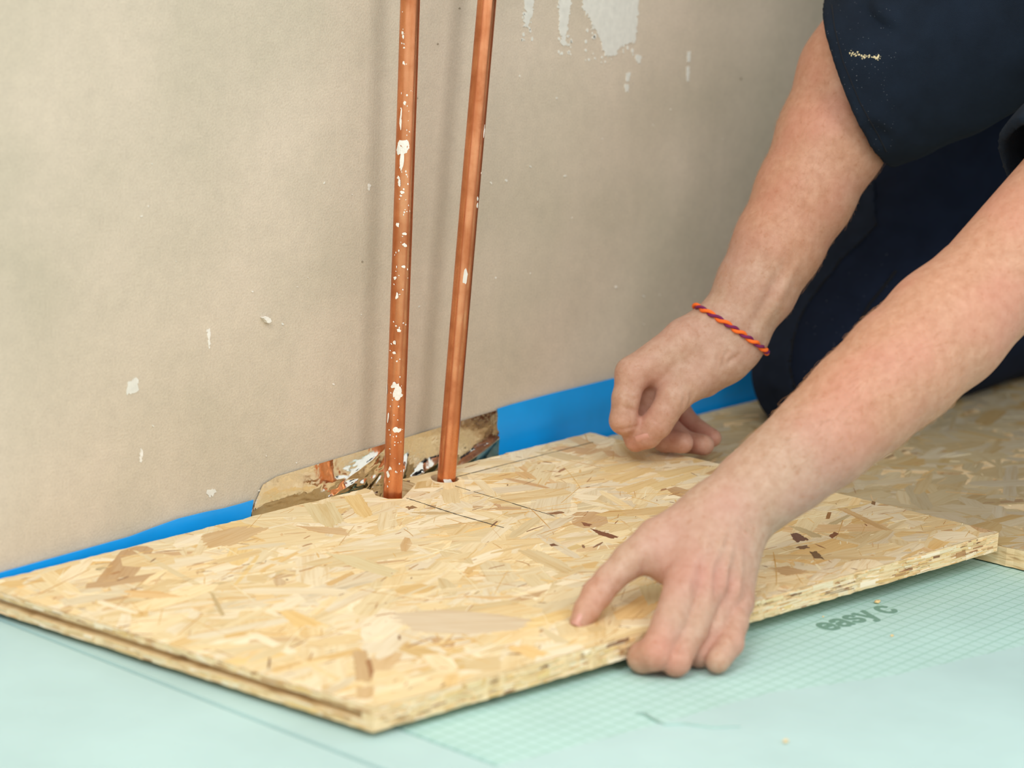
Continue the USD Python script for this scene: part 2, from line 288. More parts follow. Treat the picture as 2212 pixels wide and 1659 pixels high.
# printed words on the underlay
o = on_z(1790, 1364, 0.0); ux = on_z(1927, 1324, 0.0) - o; ux[2] = 0; wd = np.linalg.norm(ux); ux /= wd; vy = np.array([-ux[1], ux[0], 0])
tm = text_mesh('easy c', 0.0205, 0.00012, bold=True)
sx = wd * 0.80 / text_mesh('easy', 0.0205, 0.0001, bold=True).extents[0]
v = tm.vertices * [sx, 1, 1]; tm.vertices = o + v[:, :1] * ux + v[:, 1:2] * vy + v[:, 2:] * [0, 0, 1.0] + [0, 0, 0.00002]
tm = cat([tm] + [tm.copy().apply_translation(ux * a + vy * b + np.array([0, 0, 0.000012 * (i + 1)])) for i, (a, b) in enumerate(((0.0006, 0), (-0.0006, 0), (0, 0.0005), (0, -0.0005)))])
part(grid_sheet, 'printed_words', tm, 'ink', label='grey-green lettering easy c')

# ------------------------------------------------------------------ wood strand boards
PALE = [(234, 208, 168), (231, 202, 157), (235, 211, 176), (229, 197, 149), (233, 206, 163), (238, 216, 184)]
TAN = [(232, 194, 138), (226, 186, 128), (230, 194, 136), (224, 186, 140)]
GREY = [(232, 208, 176), (224, 201, 170), (234, 212, 182)]
BROWN = [(184, 136, 92), (168, 120, 84), (192, 148, 104), (140, 100, 74)]
def strand_outline(L, Wd, r, torn=1.0):
    n = max(3, int(L / 0.009)); xs = np.linspace(-L / 2, L / 2, n)
    taper = np.clip(np.minimum(xs + L / 2, L / 2 - xs) / (L * r.uniform(0.05, 0.4)) + r.uniform(0.2, 0.8), 0, 1)
    up = Wd / 2 * taper * (1 + r.normal(0, 0.06 * torn, n)); dn = -Wd / 2 * np.roll(taper, 0) * (1 + r.normal(0, 0.06 * torn, n))
    bend = r.normal(0, 0.012) * (xs * xs) / max(L, 1e-6) * 4
    shear = r.normal(0, 0.35)
    pts = [(x + shear * y, y + b) for x, y, b in zip(xs, up, bend)] + [(x + shear * y, y + b) for x, y, b in zip(xs[::-1], dn[::-1], bend[::-1])]
    for i in (0, n - 1, n, 2 * n - 1): pts[i] = (pts[i][0] + r.normal(0, 0.06 * Wd + 0.0006), pts[i][1])
    return pts
def strand_mesh(poly, ang, cx, cy, z, th):
    """prism of a strand outline: vertices, faces, uv (metres along and across the strand)"""
    p = Polygon(poly).buffer(0)
    if p.is_empty: return None
    if p.geom_type != 'Polygon': p = max(p.geoms, key=lambda g: g.area)
    ring = np.array(p.exterior.coords)[:-1]
    if len(ring) < 3: return None
    c, s = math.cos(ang), math.sin(ang)
    w = ring @ np.array([[c, s], [-s, c]]) + [cx, cy]
    n = len(ring)
    _, f = trimesh.creation.triangulate_polygon(Polygon(ring), engine='earcut')
    vv, _ = trimesh.creation.triangulate_polygon(Polygon(ring), engine='earcut')
    if len(vv) != n or not np.allclose(vv, ring): ring = vv; w = ring @ np.array([[c, s], [-s, c]]) + [cx, cy]; n = len(ring)
    a2 = np.array([np.cross(ring[t[1]] - ring[t[0]], ring[t[2]] - ring[t[0]]) for t in f])
    f = np.where((a2 < 0)[:, None], f[:, ::-1], f)
    area = 0.5 * np.sum(ring[:, 0] * np.roll(ring[:, 1], -1) - np.roll(ring[:, 0], -1) * ring[:, 1])
    top = np.column_stack([w, np.full(n, z)]); bot = np.column_stack([w, np.full(n, z - th)])
    sides = []
    for i in range(n):
        j = (i + 1) % n
        q = [(i, i + n, j), (j, i + n, j + n)]
        if area < 0: q = [x[::-1] for x in q]
        sides += q
    sides = [(x[0] + n, x[1] + n, x[2] + n) for x in sides]
    V = np.vstack([top, top, bot]); Fc = np.vstack([f, np.array(sides)])
    uv = np.vstack([ring, ring, ring])
    return V, Fc, uv
def tilt_z(v, fn): v = v.copy(); v[:, 2] += fn(v[:, 0]); return v
def pick(r):
    q = r.random()
    c = PALE[r.integers(len(PALE))] if q < 0.82 else TAN[r.integers(len(TAN))] if q < 0.91 else GREY[r.integers(len(GREY))] if q < 0.98 else (204, 164, 122)
    return np.clip(np.array(c, float) * r.normal(1, 0.025), 0, 250)

def strand_board(root, outline, zfun, seed, named, count, slivers, hand=(), holes=(), shade=1.0):
    """covers a board's top with pressed strands: the biggest as parts, the rest one part"""
    r = np.random.default_rng(seed); shape = Polygon(outline).buffer(0)
    for h_ in holes: shape = shape.difference(h_)
    inner = shape.buffer(-0.0003); x0, y0, x1, y1 = shape.bounds; items = []
    def add(poly, ang, cx, cy, z, rgb, force=False):
        c, s = math.cos(ang), math.sin(ang); w = np.array(poly) @ np.array([[c, s], [-s, c]]) + [cx, cy]
        g = Polygon(w).buffer(0).intersection(inner)
        if g.is_empty: return
        for q in (g.geoms if hasattr(g, 'geoms') else [g]):
            if q.geom_type != 'Polygon' or q.area < 4e-7 or len(q.interiors): continue
            loc = (np.array(q.exterior.coords)[:-1] - [cx, cy]) @ np.array([[c, -s], [s, c]])
            if force: loc = np.array(q.exterior.coords)[:-1] - [cx, cy]; loc = loc @ np.array([[c, -s], [s, c]])
            m = strand_mesh(loc, ang, cx, cy, z, 0.0005)
            if m: items.append((q.area, m, rgb))
    for i in range(count):
        L, Wd = np.clip(r.normal(0.058, 0.024), 0.015, 0.125), np.clip(r.gamma(3.0, 0.0045), 0.003, 0.034)
        ang = r.normal(0.0, 0.42) if r.random() < 0.72 else r.uniform(-1.6, 1.6)
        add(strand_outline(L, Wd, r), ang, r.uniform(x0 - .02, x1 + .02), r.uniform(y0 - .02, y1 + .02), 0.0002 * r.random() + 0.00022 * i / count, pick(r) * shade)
    for i in range(slivers):
        L, Wd = np.clip(r.gamma(2.0, 0.0045), 0.002, 0.03), np.clip(r.gamma(2, 0.00045), 0.0003, 0.003)
        q = r.random(); c = np.array(BROWN[r.integers(4)] if q < 0.30 else TAN[r.integers(4)] if q < 0.72 else (246, 226, 190), float)
        ang = r.normal(0.0, 0.5) if r.random() < 0.7 else r.uniform(-1.6, 1.6)
        add(strand_outline(L, Wd, r, 2.5), ang, r.uniform(x0, x1), r.uniform(y0, y1), 0.00043 + 0.00004 * r.random(), c)
    for i in range(slivers // 4):                       # long fine splinter lines
        L, Wd = np.clip(r.gamma(3.0, 0.011), 0.010, 0.08), r.uniform(0.0003, 0.0008); c = np.array([(222, 178, 112), (214, 168, 108), (246, 230, 198), (206, 160, 104)][r.integers(4)], float)
        add(strand_outline(L, Wd, r, 1.5), r.normal(0.0, 0.45) if r.random() < 0.75 else r.uniform(-1.6, 1.6), r.uniform(x0, x1), r.uniform(y0, y1), 0.00047 + 0.00001 * r.random(), c)
    for k, (poly, ang, rgb) in enumerate(hand):
        p = np.array(poly); cx, cy = p.mean(0); w_ = np.linalg.eigh(np.cov((p - [cx, cy]).T))[1][:, 1]; ang = math.atan2(w_[1], w_[0]); c, s = math.cos(ang), math.sin(ang)
        loc = (p - [cx, cy]) @ np.array([[c, -s], [s, c]]); size = np.ptp(loc, axis=0).min(); fine = []
        for a, b in zip(loc, np.roll(loc, -1, 0)):
            n = max(1, int(np.linalg.norm(b - a) / 0.0016)); e = b - a
            for t in range(n): fine.append(a + e * t / n + [r.normal(0, min(0.0028, size * 0.12) * (abs(e[1]) / (np.linalg.norm(e) + 1e-9)) + 0.0002), r.normal(0, min(0.0004, size * 0.04))])
        loc = np.array(fine)
        if max(rgb) - min(rgb) > 60 and min(rgb) > 80: rgb = tuple(0.55 * v + 0.45 * w for v, w in zip(rgb, (238, 212, 168)))
        add(loc, ang, cx, cy, 0.00049 + 0.00001 * (k % 7), np.array(rgb, float))
    items.sort(key=lambda t: -t[0])
    for area, (v, f, uv), rgb in items[:named]:
        part(root, 'wood_strand', (tilt_z(v, zfun), f), 'wood_strand', uv=uv + r.uniform(0, 9, 2), tone=np.tile(lin(*rgb), (len(v), 1)))
    V, Fc, U, T, n = [], [], [], [], 0
    for area, (v, f, uv), rgb in items[named:]:
        V.append(tilt_z(v, zfun)); Fc.append(f + n); U.append(uv + r.uniform(0, 9, 2)); T.append(np.tile(lin(*rgb), (len(v), 1))); n += len(v)
    if V: part(root, 'wood_strands', (np.vstack(V), np.vstack(Fc)), 'wood_strand', uv=np.vstack(U), tone=np.vstack(T), kind='stuff')

def edge_chips(root, a, b, nrm, z0, z1, zfun, n, seed, proud=0.0008):
    """splintered strand ends along a cut edge from a to b"""
    r = np.random.default_rng(seed); a, b, nrm = np.array(a), np.array(b), np.array(nrm); L = np.linalg.norm(b - a); t = (b - a) / L
    V, Fc, U, T, k = [], [], [], [], 0
    for i in range(n):
        l, h = np.clip(r.gamma(2, 0.006), 0.002, 0.05), np.clip(r.gamma(2, 0.0007), 0.0004, 0.0045)
        s, z = r.uniform(l * 0.55, L - l * 0.55), r.uniform(z0, z1); h = min(h, z1 - z0); z = np.clip(z, z0 + h / 2, z1 - h / 2)
        p = r.uniform(0.0001, proud)
        q = r.random(); c = np.array(PALE[r.integers(6)] if q < 0.55 else TAN[r.integers(4)] if q < 0.78 else (250, 226, 198) if q < 0.9 else BROWN[r.integers(4)], float)
        m = box((-l / 2, -0.002, -h / 2), (l / 2, p, h / 2)); v = np.array(m.vertices)
        v[:, 2] += v[:, 0] * r.normal(0, 0.06); e = np.abs(v[:, 0]) > l / 2 - 1e-9; v[e, 2] *= r.uniform(0.2, 1.0)
        uv = v[:, [0, 2]] + r.uniform(0, 9, 2)
        w = np.column_stack([a[0] + t[0] * (s + v[:, 0]) + nrm[0] * v[:, 1], a[1] + t[1] * (s + v[:, 0]) + nrm[1] * v[:, 1], np.clip(z + v[:, 2], z0, z1)])
        V.append(tilt_z(w, zfun)); Fc.append(np.array(m.faces) + k); U.append(uv); T.append(np.tile(lin(*c), (len(v), 1))); k += len(v)
    part(root, 'edge_splinters', (np.vstack(V), np.vstack(Fc)), 'wood_strand', uv=np.vstack(U), tone=np.vstack(T), kind='stuff')

TH = 0.015
fl, fr = on_board(807, 1531)[:2], on_board(1935, 1213)[:2]
bl, br = on_board(277, 1183)[:2], on_board(1275, 935)[:2]
left2, end2 = on_board(277, 1366)[:2], on_board(1480, 985)[:2]
def cross(p, q, a, b):
    s = np.linalg.solve(np.column_stack([q - p, -(b - a)]), a - p); return p + (q - p) * s[0]
BACK_L, FRONT_R = cross(fl, left2, bl, br), cross(fl, fr, br, end2)
BACK_L[0] = max(BACK_L[0], -0.42)
corners = [fl, FRONT_R, br, BACK_L]
def rough_line(a, b, amp, r, step=0.006):
    n = max(2, int(np.linalg.norm(b - a) / step)); t = np.linspace(0, 1, n, endpoint=False)[:, None]
    p = a + (b - a) * t; d = (b - a) / np.linalg.norm(b - a); p[1:] += np.array([-d[1], d[0]]) * r.normal(0, amp, (n - 1, 1)); return [tuple(x) for x in p]
rb = np.random.default_rng(4)
outline = rough_line(fl, FRONT_R, 0.0004, rb) + rough_line(FRONT_R, br, 0.0003, rb) + rough_line(br, BACK_L, 0.0005, rb) + rough_line(BACK_L, fl, 0.0003, rb)
P1, P2 = on_board(848, 1060)[:2], on_board(964, 1036)[:2]
P1, P2 = np.array([P1[0], -0.042]), np.array([P2[0], -0.042])
notch = Polygon([on_board(*p)[:2] for p in ((786, 1054), (806, 1060), (812, 1071), (838, 1078), (868, 1078), (897, 1046))] + [(P1[0] + 0.030, 0.03), (P1[0] - 0.02, 0.03)])
hole = Point(P2).buffer(0.0108, 24).union(Point(P2 + [0.002, 0.004]).buffer(0.0102, 24))
shape = Polygon(outline).buffer(0).difference(notch).difference(hole)
zb = lambda x: board_z(x)
board = thing('wood_strand_board', 'loose wood strand floor board held by both hands, notched around the copper pipes', 'board')
ldir = (BACK_L - fl) / np.linalg.norm(BACK_L - fl); lin_n = np.array([ldir[1], -ldir[0]]); lin_n = lin_n if lin_n[0] > 0 else -lin_n
groove = Polygon([fl + ldir * 0.009, fl + ldir * 0.009 + lin_n * 0.008, BACK_L + ldir * .05 + lin_n * 0.008, BACK_L + ldir * .05 - lin_n * 0.02, fl + ldir * 0.009 - lin_n * 0.02])
core = cat([prism(shape, -0.015, -0.0095), prism(shape.difference(groove), -0.0095, -0.0045), prism(shape, -0.0045, -0.0001)])
core.vertices = tilt_z(np.array(core.vertices), zb)
part(board, 'board_core', core, 'board_core')
def px_poly(pts): return [tuple(on_board(*p)[:2]) for p in pts]
hand_made = [
    (px_poly([(850, 1326), (960, 1318), (1060, 1326), (1150, 1340), (1120, 1362), (1000, 1372), (900, 1366), (866, 1348)]), 0.35, (220, 194, 164)),
    (px_poly([(762, 1408), (790, 1404), (800, 1440), (806, 1468), (770, 1474)]), -1.2, (176, 128, 84)), (px_poly([(790, 1428), (800, 1424), (808, 1452), (800, 1470)]), -1.2, (168, 120, 80)), (px_poly([(770, 1486), (806, 1482), (808, 1506), (772, 1512)]), -1.2, (188, 140, 92)),
    (px_poly([(1120, 1191), (1160, 1189), (1212, 1212), (1242, 1236), (1215, 1238), (1160, 1216)]), -0.75, (206, 178, 138)),
    (px_poly([(436, 1156), (520, 1138), (580, 1142), (540, 1162), (500, 1180), (450, 1184)]), 0.15, (190, 144, 98)), (px_poly([(640, 1137), (740, 1142), (755, 1158), (690, 1152)]), 0.1, (192, 146, 104)),
    (px_poly([(655, 1092), (720, 1086), (746, 1128), (712, 1140), (680, 1128)]), -1.0, (206, 182, 138)), (px_poly([(742, 1072), (780, 1070), (806, 1112), (790, 1120), (768, 1110)]), -1.0, (224, 178, 108)),
    (px_poly([(950, 1058), (990, 1056), (994, 1086), (960, 1088)]), -1.1, (218, 186, 138)), (px_poly([(1110, 1021), (1140, 1020), (1160, 1036), (1130, 1034)]), -0.5, (206, 150, 90)),
    (px_poly([(1256, 1129), (1278, 1134), (1274, 1138), (1262, 1137)]), -0.6, (138, 86, 58)), (px_poly([(1276, 1143), (1310, 1152), (1338, 1162), (1320, 1164), (1294, 1156)]), -0.6, (128, 80, 56)), (px_poly([(1184, 1176), (1196, 1175), (1206, 1180), (1192, 1181)]), -0.6, (120, 80, 56)),
    (px_poly([(1180, 1110), (1210, 1105), (1220, 1109), (1192, 1113)]), 0.2, (150, 108, 76)), (px_poly([(1348, 1104), (1440, 1094), (1440, 1112), (1352, 1116)]), 0.2, (200, 156, 102)),
    (px_poly([(1704, 1138), (1730, 1140), (1780, 1160), (1756, 1162)]), -0.7, (176, 150, 110)), (px_poly([(1708, 1156), (1722, 1153), (1746, 1166), (1720, 1172)]), -0.6, (122, 88, 74)), (px_poly([(1722, 1182), (1740, 1179), (1750, 1184), (1732, 1188)]), -0.6, (136, 104, 78)),
    (px_poly([(1750, 1194), (1764, 1192), (1778, 1208), (1758, 1207)]), -0.6, (126, 96, 68)), (px_poly([(1790, 1158), (1802, 1151), (1812, 1154), (1798, 1164)]), 0.4, (140, 92, 64)), (px_poly([(1808, 1099), (1830, 1100), (1930, 1148), (1900, 1144)]), -0.75, (192, 142, 90)),
    (px_poly([(1668, 1228), (1700, 1224), (1752, 1238), (1690, 1244)]), -0.2, (182, 132, 88)), (px_poly([(1786, 1134), (1830, 1114), (1838, 1114), (1806, 1134)]), 0.9, (166, 142, 104)), (px_poly([(1783, 1122), (1788, 1108), (1796, 1108), (1792, 1122)]), 1.2, (160, 116, 74)),
    (px_poly([(1882, 1090), (1886, 1076), (1894, 1075), (1890, 1092)]), 1.2, (140, 104, 70)), (px_poly([(590, 1254), (606, 1250), (618, 1256), (614, 1266), (598, 1268)]), 0.2, (190, 152, 118)), (px_poly([(700, 1262), (760, 1236), (766, 1240), (716, 1266)]), 1.0, (206, 154, 92)),
    (px_poly([(277, 1276), (340, 1278), (396, 1290), (330, 1294), (277, 1290)]), -0.1, (224, 168, 106)), (px_poly([(454, 1282), (462, 1284), (486, 1330), (478, 1332)]), -1.0, (168, 136, 92)), (px_poly([(600, 1320), (640, 1322), (700, 1350), (640, 1356)]), -0.3, (232, 180, 104)),
    (px_poly([(1066, 1090), (1080, 1090), (1086, 1099), (1078, 1098)]), -0.7, (176, 120, 84)), (px_poly([(1010, 1226), (1030, 1224), (1016, 1240), (1002, 1238)]), 0.8, (212, 160, 96)), (px_poly([(1420, 1022), (1500, 1006), (1530, 1010), (1440, 1034)]), 0.6, (222, 184, 124)), (px_poly([(1400, 1048), (1490, 1024), (1506, 1030), (1420, 1060)]), 0.6, (222, 184, 124)),
    (px_poly([(1296, 1012), (1372, 998), (1392, 1002), (1320, 1024)]), 0.7, (218, 178, 116)), (px_poly([(1310, 1034), (1396, 1010), (1414, 1016), (1340, 1046)]), 0.7, (222, 180, 118)), (px_poly([(1330, 1058), (1410, 1034), (1424, 1042), (1360, 1066)]), 0.7, (216, 172, 110)), (px_poly([(1155, 978), (1200, 976), (1270, 992), (1220, 996)]), -0.4, (196, 168, 128)),
    (px_poly([(884, 1108), (930, 1106), (1000, 1110), (930, 1113)]), 0.15, (176, 138, 92)), (px_poly([(876, 1096), (890, 1094), (900, 1098), (884, 1102)]), 0.15, (150, 110, 74)),
    (px_poly([(1000, 1288), (1084, 1290), (1130, 1290), (1060, 1296)]), 0.2, (206, 156, 104)), (px_poly([(1090, 1400), (1140, 1394), (1190, 1414), (1150, 1424)]), -0.3, (232, 178, 106)), (px_poly([(1260, 1356), (1300, 1352), (1310, 1362), (1276, 1368)]), 0.3, (186, 146, 92)),
    (px_poly([(700, 1194), (780, 1206), (860, 1234), (840, 1248), (760, 1226)]), -0.7, (210, 188, 146)), (px_poly([(1380, 1268), (1420, 1262), (1440, 1290), (1400, 1310)]), 0.5, (206, 182, 138)),
]
strand_board(board, [tuple(c) for c in outline], lambda x: board_z(x), 21, 250, 2600, 1000, hand_made, holes=[notch, hole])
fd = (FRONT_R - fl) / np.linalg.norm(FRONT_R - fl)
edge_chips(board, fl, FRONT_R, (fd[1], -fd[0]), -0.0148, -0.0002, zb, 900, 5)
edge_chips(board, fl, BACK_L, -lin_n, -0.0044, -0.0002, zb, 160, 6, 0.0004)
edge_chips(board, fl, BACK_L, -lin_n, -0.0148, -0.0097, zb, 160, 7, 0.0004)
bd = (br - BACK_L) / np.linalg.norm(br - BACK_L)
def mark(name, px, w):
    p = np.array([on_board(*q) for q in px]); ms = []
    for a, b in zip(p[:-1], p[1:]):
        n = max(2, int(np.linalg.norm(b - a) / 0.004))
        for k in range(n):
            if rng.random() < 0.03: continue
            s, e = a + (b - a) * k / n, a + (b - a) * (k + 1.02) / n; d_ = (e - s) / np.linalg.norm(e - s); nn = np.array([-d_[1], d_[0], 0]) * w * rng.uniform(0.5, 1.3) / 2
            q = np.array([s - nn, e - nn, e + nn, s + nn]); V = np.vstack([q + [0, 0, 0.00058], q + [0, 0, 0.0003]])
            ms.append(trimesh.Trimesh(V, [(0, 1, 2), (0, 2, 3), (0, 4, 5), (0, 5, 1), (1, 5, 6), (1, 6, 2), (2, 6, 7), (2, 7, 3), (3, 7, 4), (3, 4, 0)], process=False))
    part(board, name, cat(ms), 'pencil', label='dark pencil line')
mark('pencil_line', [(878, 1077), (985, 1112), (1088, 1141)], 0.0011)
mark('pencil_line', [(983, 1051), (1090, 1083), (1197, 1116)], 0.0006)
mark('pencil_line', [(983, 1032), (1132, 994), (1281, 956)], 0.0009)

# second board, already laid, beyond the loose one
z2 = lambda x: 0.0162 + 0 * x
e0 = np.array([end2[0] + 0.006, -0.012]); e1 = np.array([FRONT_R[0] + 0.010, -0.64])
out2 = rough_line(e1, np.array([1.30, -0.64]), 0.0004, rb) + rough_line(np.array([1.30, -0.64]), np.array([1.30, -0.010]), 0.0004, rb) + rough_line(np.array([1.30, -0.010]), e0, 0.0004, rb) + rough_line(e0, e1, 0.0003, rb)
board2 = thing('wood_strand_board', 'wood strand floor board already laid flat beneath the kneeling knee', 'board')
core2 = prism(Polygon(out2).buffer(0), -0.015, -0.0001); core2.vertices = tilt_z(np.array(core2.vertices), z2)
part(board2, 'board_core', core2, 'board_core')
strand_board(board2, out2, z2, 33, 120, 3000, 500, shade=0.86)  # strand tones darkened, standing in for shade around the kneeling person
edge_chips(board2, e1, (1.30, -0.64), (0, -1), -0.0148, -0.0002, z2, 300, 8)

# ------------------------------------------------------------------ copper pipes
def pipe(p_top, p_bot, z_lo, label, seed):
    root = thing('copper_pipe', label, 'pipe')
    a, b = on_y(*p_top, P1[1]), on_y(*p_bot, P1[1]); d_ = (a - b) / (a[2] - b[2])
    pts = [b + d_ * (z - b[2]) + [0.0006 * math.sin(z * 9 + seed), 0.0004 * math.cos(z * 7), 0] for z in np.linspace(z_lo, 1.1, 60)]
    part(root, 'tube', tube(pts, 0.0075, 40), 'copper', smooth=40)
    return root, b, d_
def splash(root, base, d_, px, py, w, h, seed, name='paint_splash', mat='plaster_white', rough=0.25):
    """paint on a pipe: an outline laid on the tube's surface where the photograph shows it"""
    r = np.random.default_rng(seed); q = on_y(px, py, base[1]); z = q[2]; c = base + d_ * (z - base[2])
    view = -ray(px, py); view -= d_ * (view @ d_) / (d_ @ d_); view /= np.linalg.norm(view); side = np.cross(d_, view); side /= np.linalg.norm(side)
    off = np.clip((q - c) @ side, -0.00745, 0.00745); th0 = math.asin(off / 0.0075)
    n = 16; ph = np.linspace(0, 2 * np.pi, n, endpoint=False); rad = np.clip(1 + r.normal(0, rough, n), 0.35, 1.8)
    rad = (rad + np.roll(rad, 1)) / 2
    V = []
    for lay, sc in ((0.00745, 1.0), (0.00768, 0.93)):
        for k in range(n):
            th = th0 + rad[k] * sc * math.cos(ph[k]) * w / 2 / 0.0075; zz = rad[k] * sc * math.sin(ph[k]) * h / 2
            V.append(c + d_ * zz + (view * math.cos(th) + side * math.sin(th)) * lay)
    V.append(c + (view * math.cos(th0) + side * math.sin(th0)) * 0.00782); Fc = []
    for k in range(n):
        j = (k + 1) % n; Fc += [(k, j, n + j), (k, n + j, n + k), (n + k, n + j, 2 * n)]
    m = trimesh.Trimesh(V, Fc, process=False)
    return m
mm = 0.001
pr1, b1, d1 = pipe((886, 0), (849, 1062), -0.004, 'left copper pipe, heavily spattered with white plaster, in the open notch', 0)
big = [(873, 318, 9, 13), (868, 345, 3, 16), (862, 325, 5, 7), (858, 838, 6, 12), (860, 848, 7, 7), (852, 830, 5, 5), (858, 924, 5.5, 4.5), (869, 413, 3.2, 2.6), (875, 500, 3.5, 2.4), (874, 525, 4, 2.6), (873, 572, 3.5, 2.5), (853, 600, 2.6, 2.6), (857, 638, 2.2, 5),
       (862, 710, 3, 2.4), (852, 738, 2.4, 2.4), (836, 845, 2.4, 9), (862, 395, 2.4, 5), (858, 484, 3, 4), (861, 383, 2.2, 2.2), (851, 760, 2.6, 2.2), (838, 905, 2, 8), (842, 1010, 2.4, 3), (838, 1022, 3, 4.5), (871, 70, 2.6, 4), (872, 78, 3, 5), (874, 102, 2, 2), (866, 258, 2, 12), (874, 222, 2, 4), (872, 135, 2, 2.5)]
for i, (x, y, w, h) in enumerate(big): part(pr1, 'plaster_splash', splash(pr1, b1, d1, x, y, w * mm, h * mm, i, rough=0.35), 'plaster_white', smooth=50)
rs = np.random.default_rng(3); tiny = []
for i in range(110):
    y = rs.uniform(5, 1050); x = 886 - 37 * y / 1062 + rs.uniform(-17, 17); tiny.append(splash(pr1, b1, d1, x, y, rs.uniform(0.5, 1.6) * mm, rs.uniform(0.5, 1.8) * mm, 100 + i))
part(pr1, 'plaster_flecks', cat(tiny), 'plaster_white', kind='stuff')
pr2, b2, d2 = pipe((1052, 0), (964, 1036), -0.004, 'right copper pipe, nearly clean, leaning in its round drilled hole', 2)
for i, (x, y, w, h, m) in enumerate([(1005, 595, 4.6, 13, 'plaster_thin'), (1046, 280, 1.6, 10, 'plaster_white'), (1032, 425, 1.5, 4, 'plaster_thin'), (968, 1036, 8, 4, 'plaster_white'), (1031, 440, 2, 4, 'plaster_thin'), (1040, 370, 1, 1.5, 'plaster_white')]):
    part(pr2, 'plaster_splash', splash(pr2, b2, d2, x, y, w * mm, h * mm, 200 + i, rough=0.25), m, smooth=50)
ring = trimesh.creation.annulus(0.0076, 0.0100, 0.010, sections=40); ring.apply_translation([b2[0], b2[1], board_z(b2[0]) - 0.009])
part(pr2, 'pipe_collar', ring, 'pipe_collar', smooth=40)

# ------------------------------------------------------------------ foil upstand and blue edge strips
def sheet(fn, us, vs, thick_dir=None, th=0.0006):
    U, Vv = np.meshgrid(us, vs, indexing='ij'); P = fn(U, Vv); n, m = U.shape
    idx = np.arange(n * m).reshape(n, m)
    q = np.stack([idx[:-1, :-1], idx[1:, :-1], idx[1:, 1:], idx[:-1, 1:]], -1).reshape(-1, 4)
    f = np.vstack([q[:, [0, 1, 2]], q[:, [0, 2, 3]]]); v = P.reshape(-1, 3)
    front_ = trimesh.Trimesh(v, f, process=False); nn = front_.vertex_normals
    if nn[:, 1].mean() > 0: f = f[:, ::-1]; nn = -nn
    v2 = v - nn * th; k = len(v)
    loop = np.concatenate([idx[:, 0], idx[-1, 1:], idx[-2::-1, -1], idx[0, -2:0:-1]])
    s = []
    for a, b in zip(loop, np.roll(loop, -1)): s += [(a, b, b + k), (a, b + k, a + k)]
    m_ = trimesh.Trimesh(np.vstack([v, v2]), np.vstack([f, f[:, ::-1] + k, np.array(s)]), process=False)
    return m_
FX0, FX1 = on_y(540, 1095, 0)[0], on_y(1072, 930, 0)[0]
ztl, ztr = on_y(565, 1035, 0)[2], on_y(1070, 885, 0)[2]
creases = [((0.03, 0.0), (0.20, 0.32), 0.0028, 0.010), ((0.22, 0.32), (0.42, 0.62), 0.0024, 0.010), ((0.34, 0.62), (0.52, 0.95), 0.0024, 0.010), ((0.42, 0.2), (0.50, 0.6), -0.003, 0.010), ((0.55, 0.2), (0.60, 0.7), 0.0035, 0.010), ((0.58, 0.35), (0.75, 0.55), 0.0035, 0.011), ((0.72, 0.25), (1.0, 0.62), 0.0045, 0.012),
           ((0.16, 0.36), (0.3, 0.30), -0.003, 0.010), ((0.64, 0.0), (0.66, 0.5), 0.003, 0.009), ((0.46, 0.0), (0.50, 0.3), 0.003, 0.008)]
def foil_fn(U, V):
    x = FX0 + (FX1 - FX0) * U
    zt = np.interp(U, [0, 0.04, 0.09, 1], [0.022, ztl - 0.004, ztl, ztr])
    s = V
    z = np.where(s < 0.25, 0.0012 + 0.010 * (s / 0.25) ** 1.6, 0.0112 + (zt - 0.0112) * (s - 0.25) / 0.75)
    y = np.where(s < 0.25, -0.030 + 0.0255 * (1 - (1 - s / 0.25) ** 2), -0.0045 + 0.0027 * (s - 0.25) / 0.75)
    q = np.stack([U * 7.0, V * 2.5, 0 * U], -1)
    low = np.clip(1.15 - V, 0, 1) * np.clip(V * 6, 0, 1); busy = np.exp(-((U - 0.45) / 0.17) ** 2) * np.clip(1.25 - V * 1.3, 0, 1)
    h = (fbm(q, 3, 5) - 0.5) * 0.0016 * low + (np.abs(fbm(q * 2.4, 3, 9) - 0.5)) * 0.0085 * busy
    for (u0, v0), (u1, v1), amp, wid in creases:
        a, b = np.array([u0 * 0.287, v0 * 0.055]), np.array([u1 * 0.287, v1 * 0.055]); ab = b - a
        px_, py_ = U * 0.287 - a[0], V * 0.055 - a[1]; t = np.clip((px_ * ab[0] + py_ * ab[1]) / (ab @ ab), 0, 1)
        d_ = np.hypot(px_ - t * ab[0], py_ - t * ab[1]); h = h + 0.7 * amp * np.sin(np.pi * np.clip(t, 0.03, 0.97)) ** 0.5 * np.exp(-d_ / (wid * 0.35))
    return np.stack([x, np.minimum(y - h * np.clip(V * 5, 0, 1) * np.clip((1 - V) * 6, 0.15, 1), -0.0008), z], -1)
single('foil_strip', sheet(foil_fn, np.linspace(0, 1, 220), np.linspace(0, 1, 60), th=0.0002), 'foil', 'crumpled silver foil strip upstanding along the wall behind the copper pipes', 'foil', smooth=35)

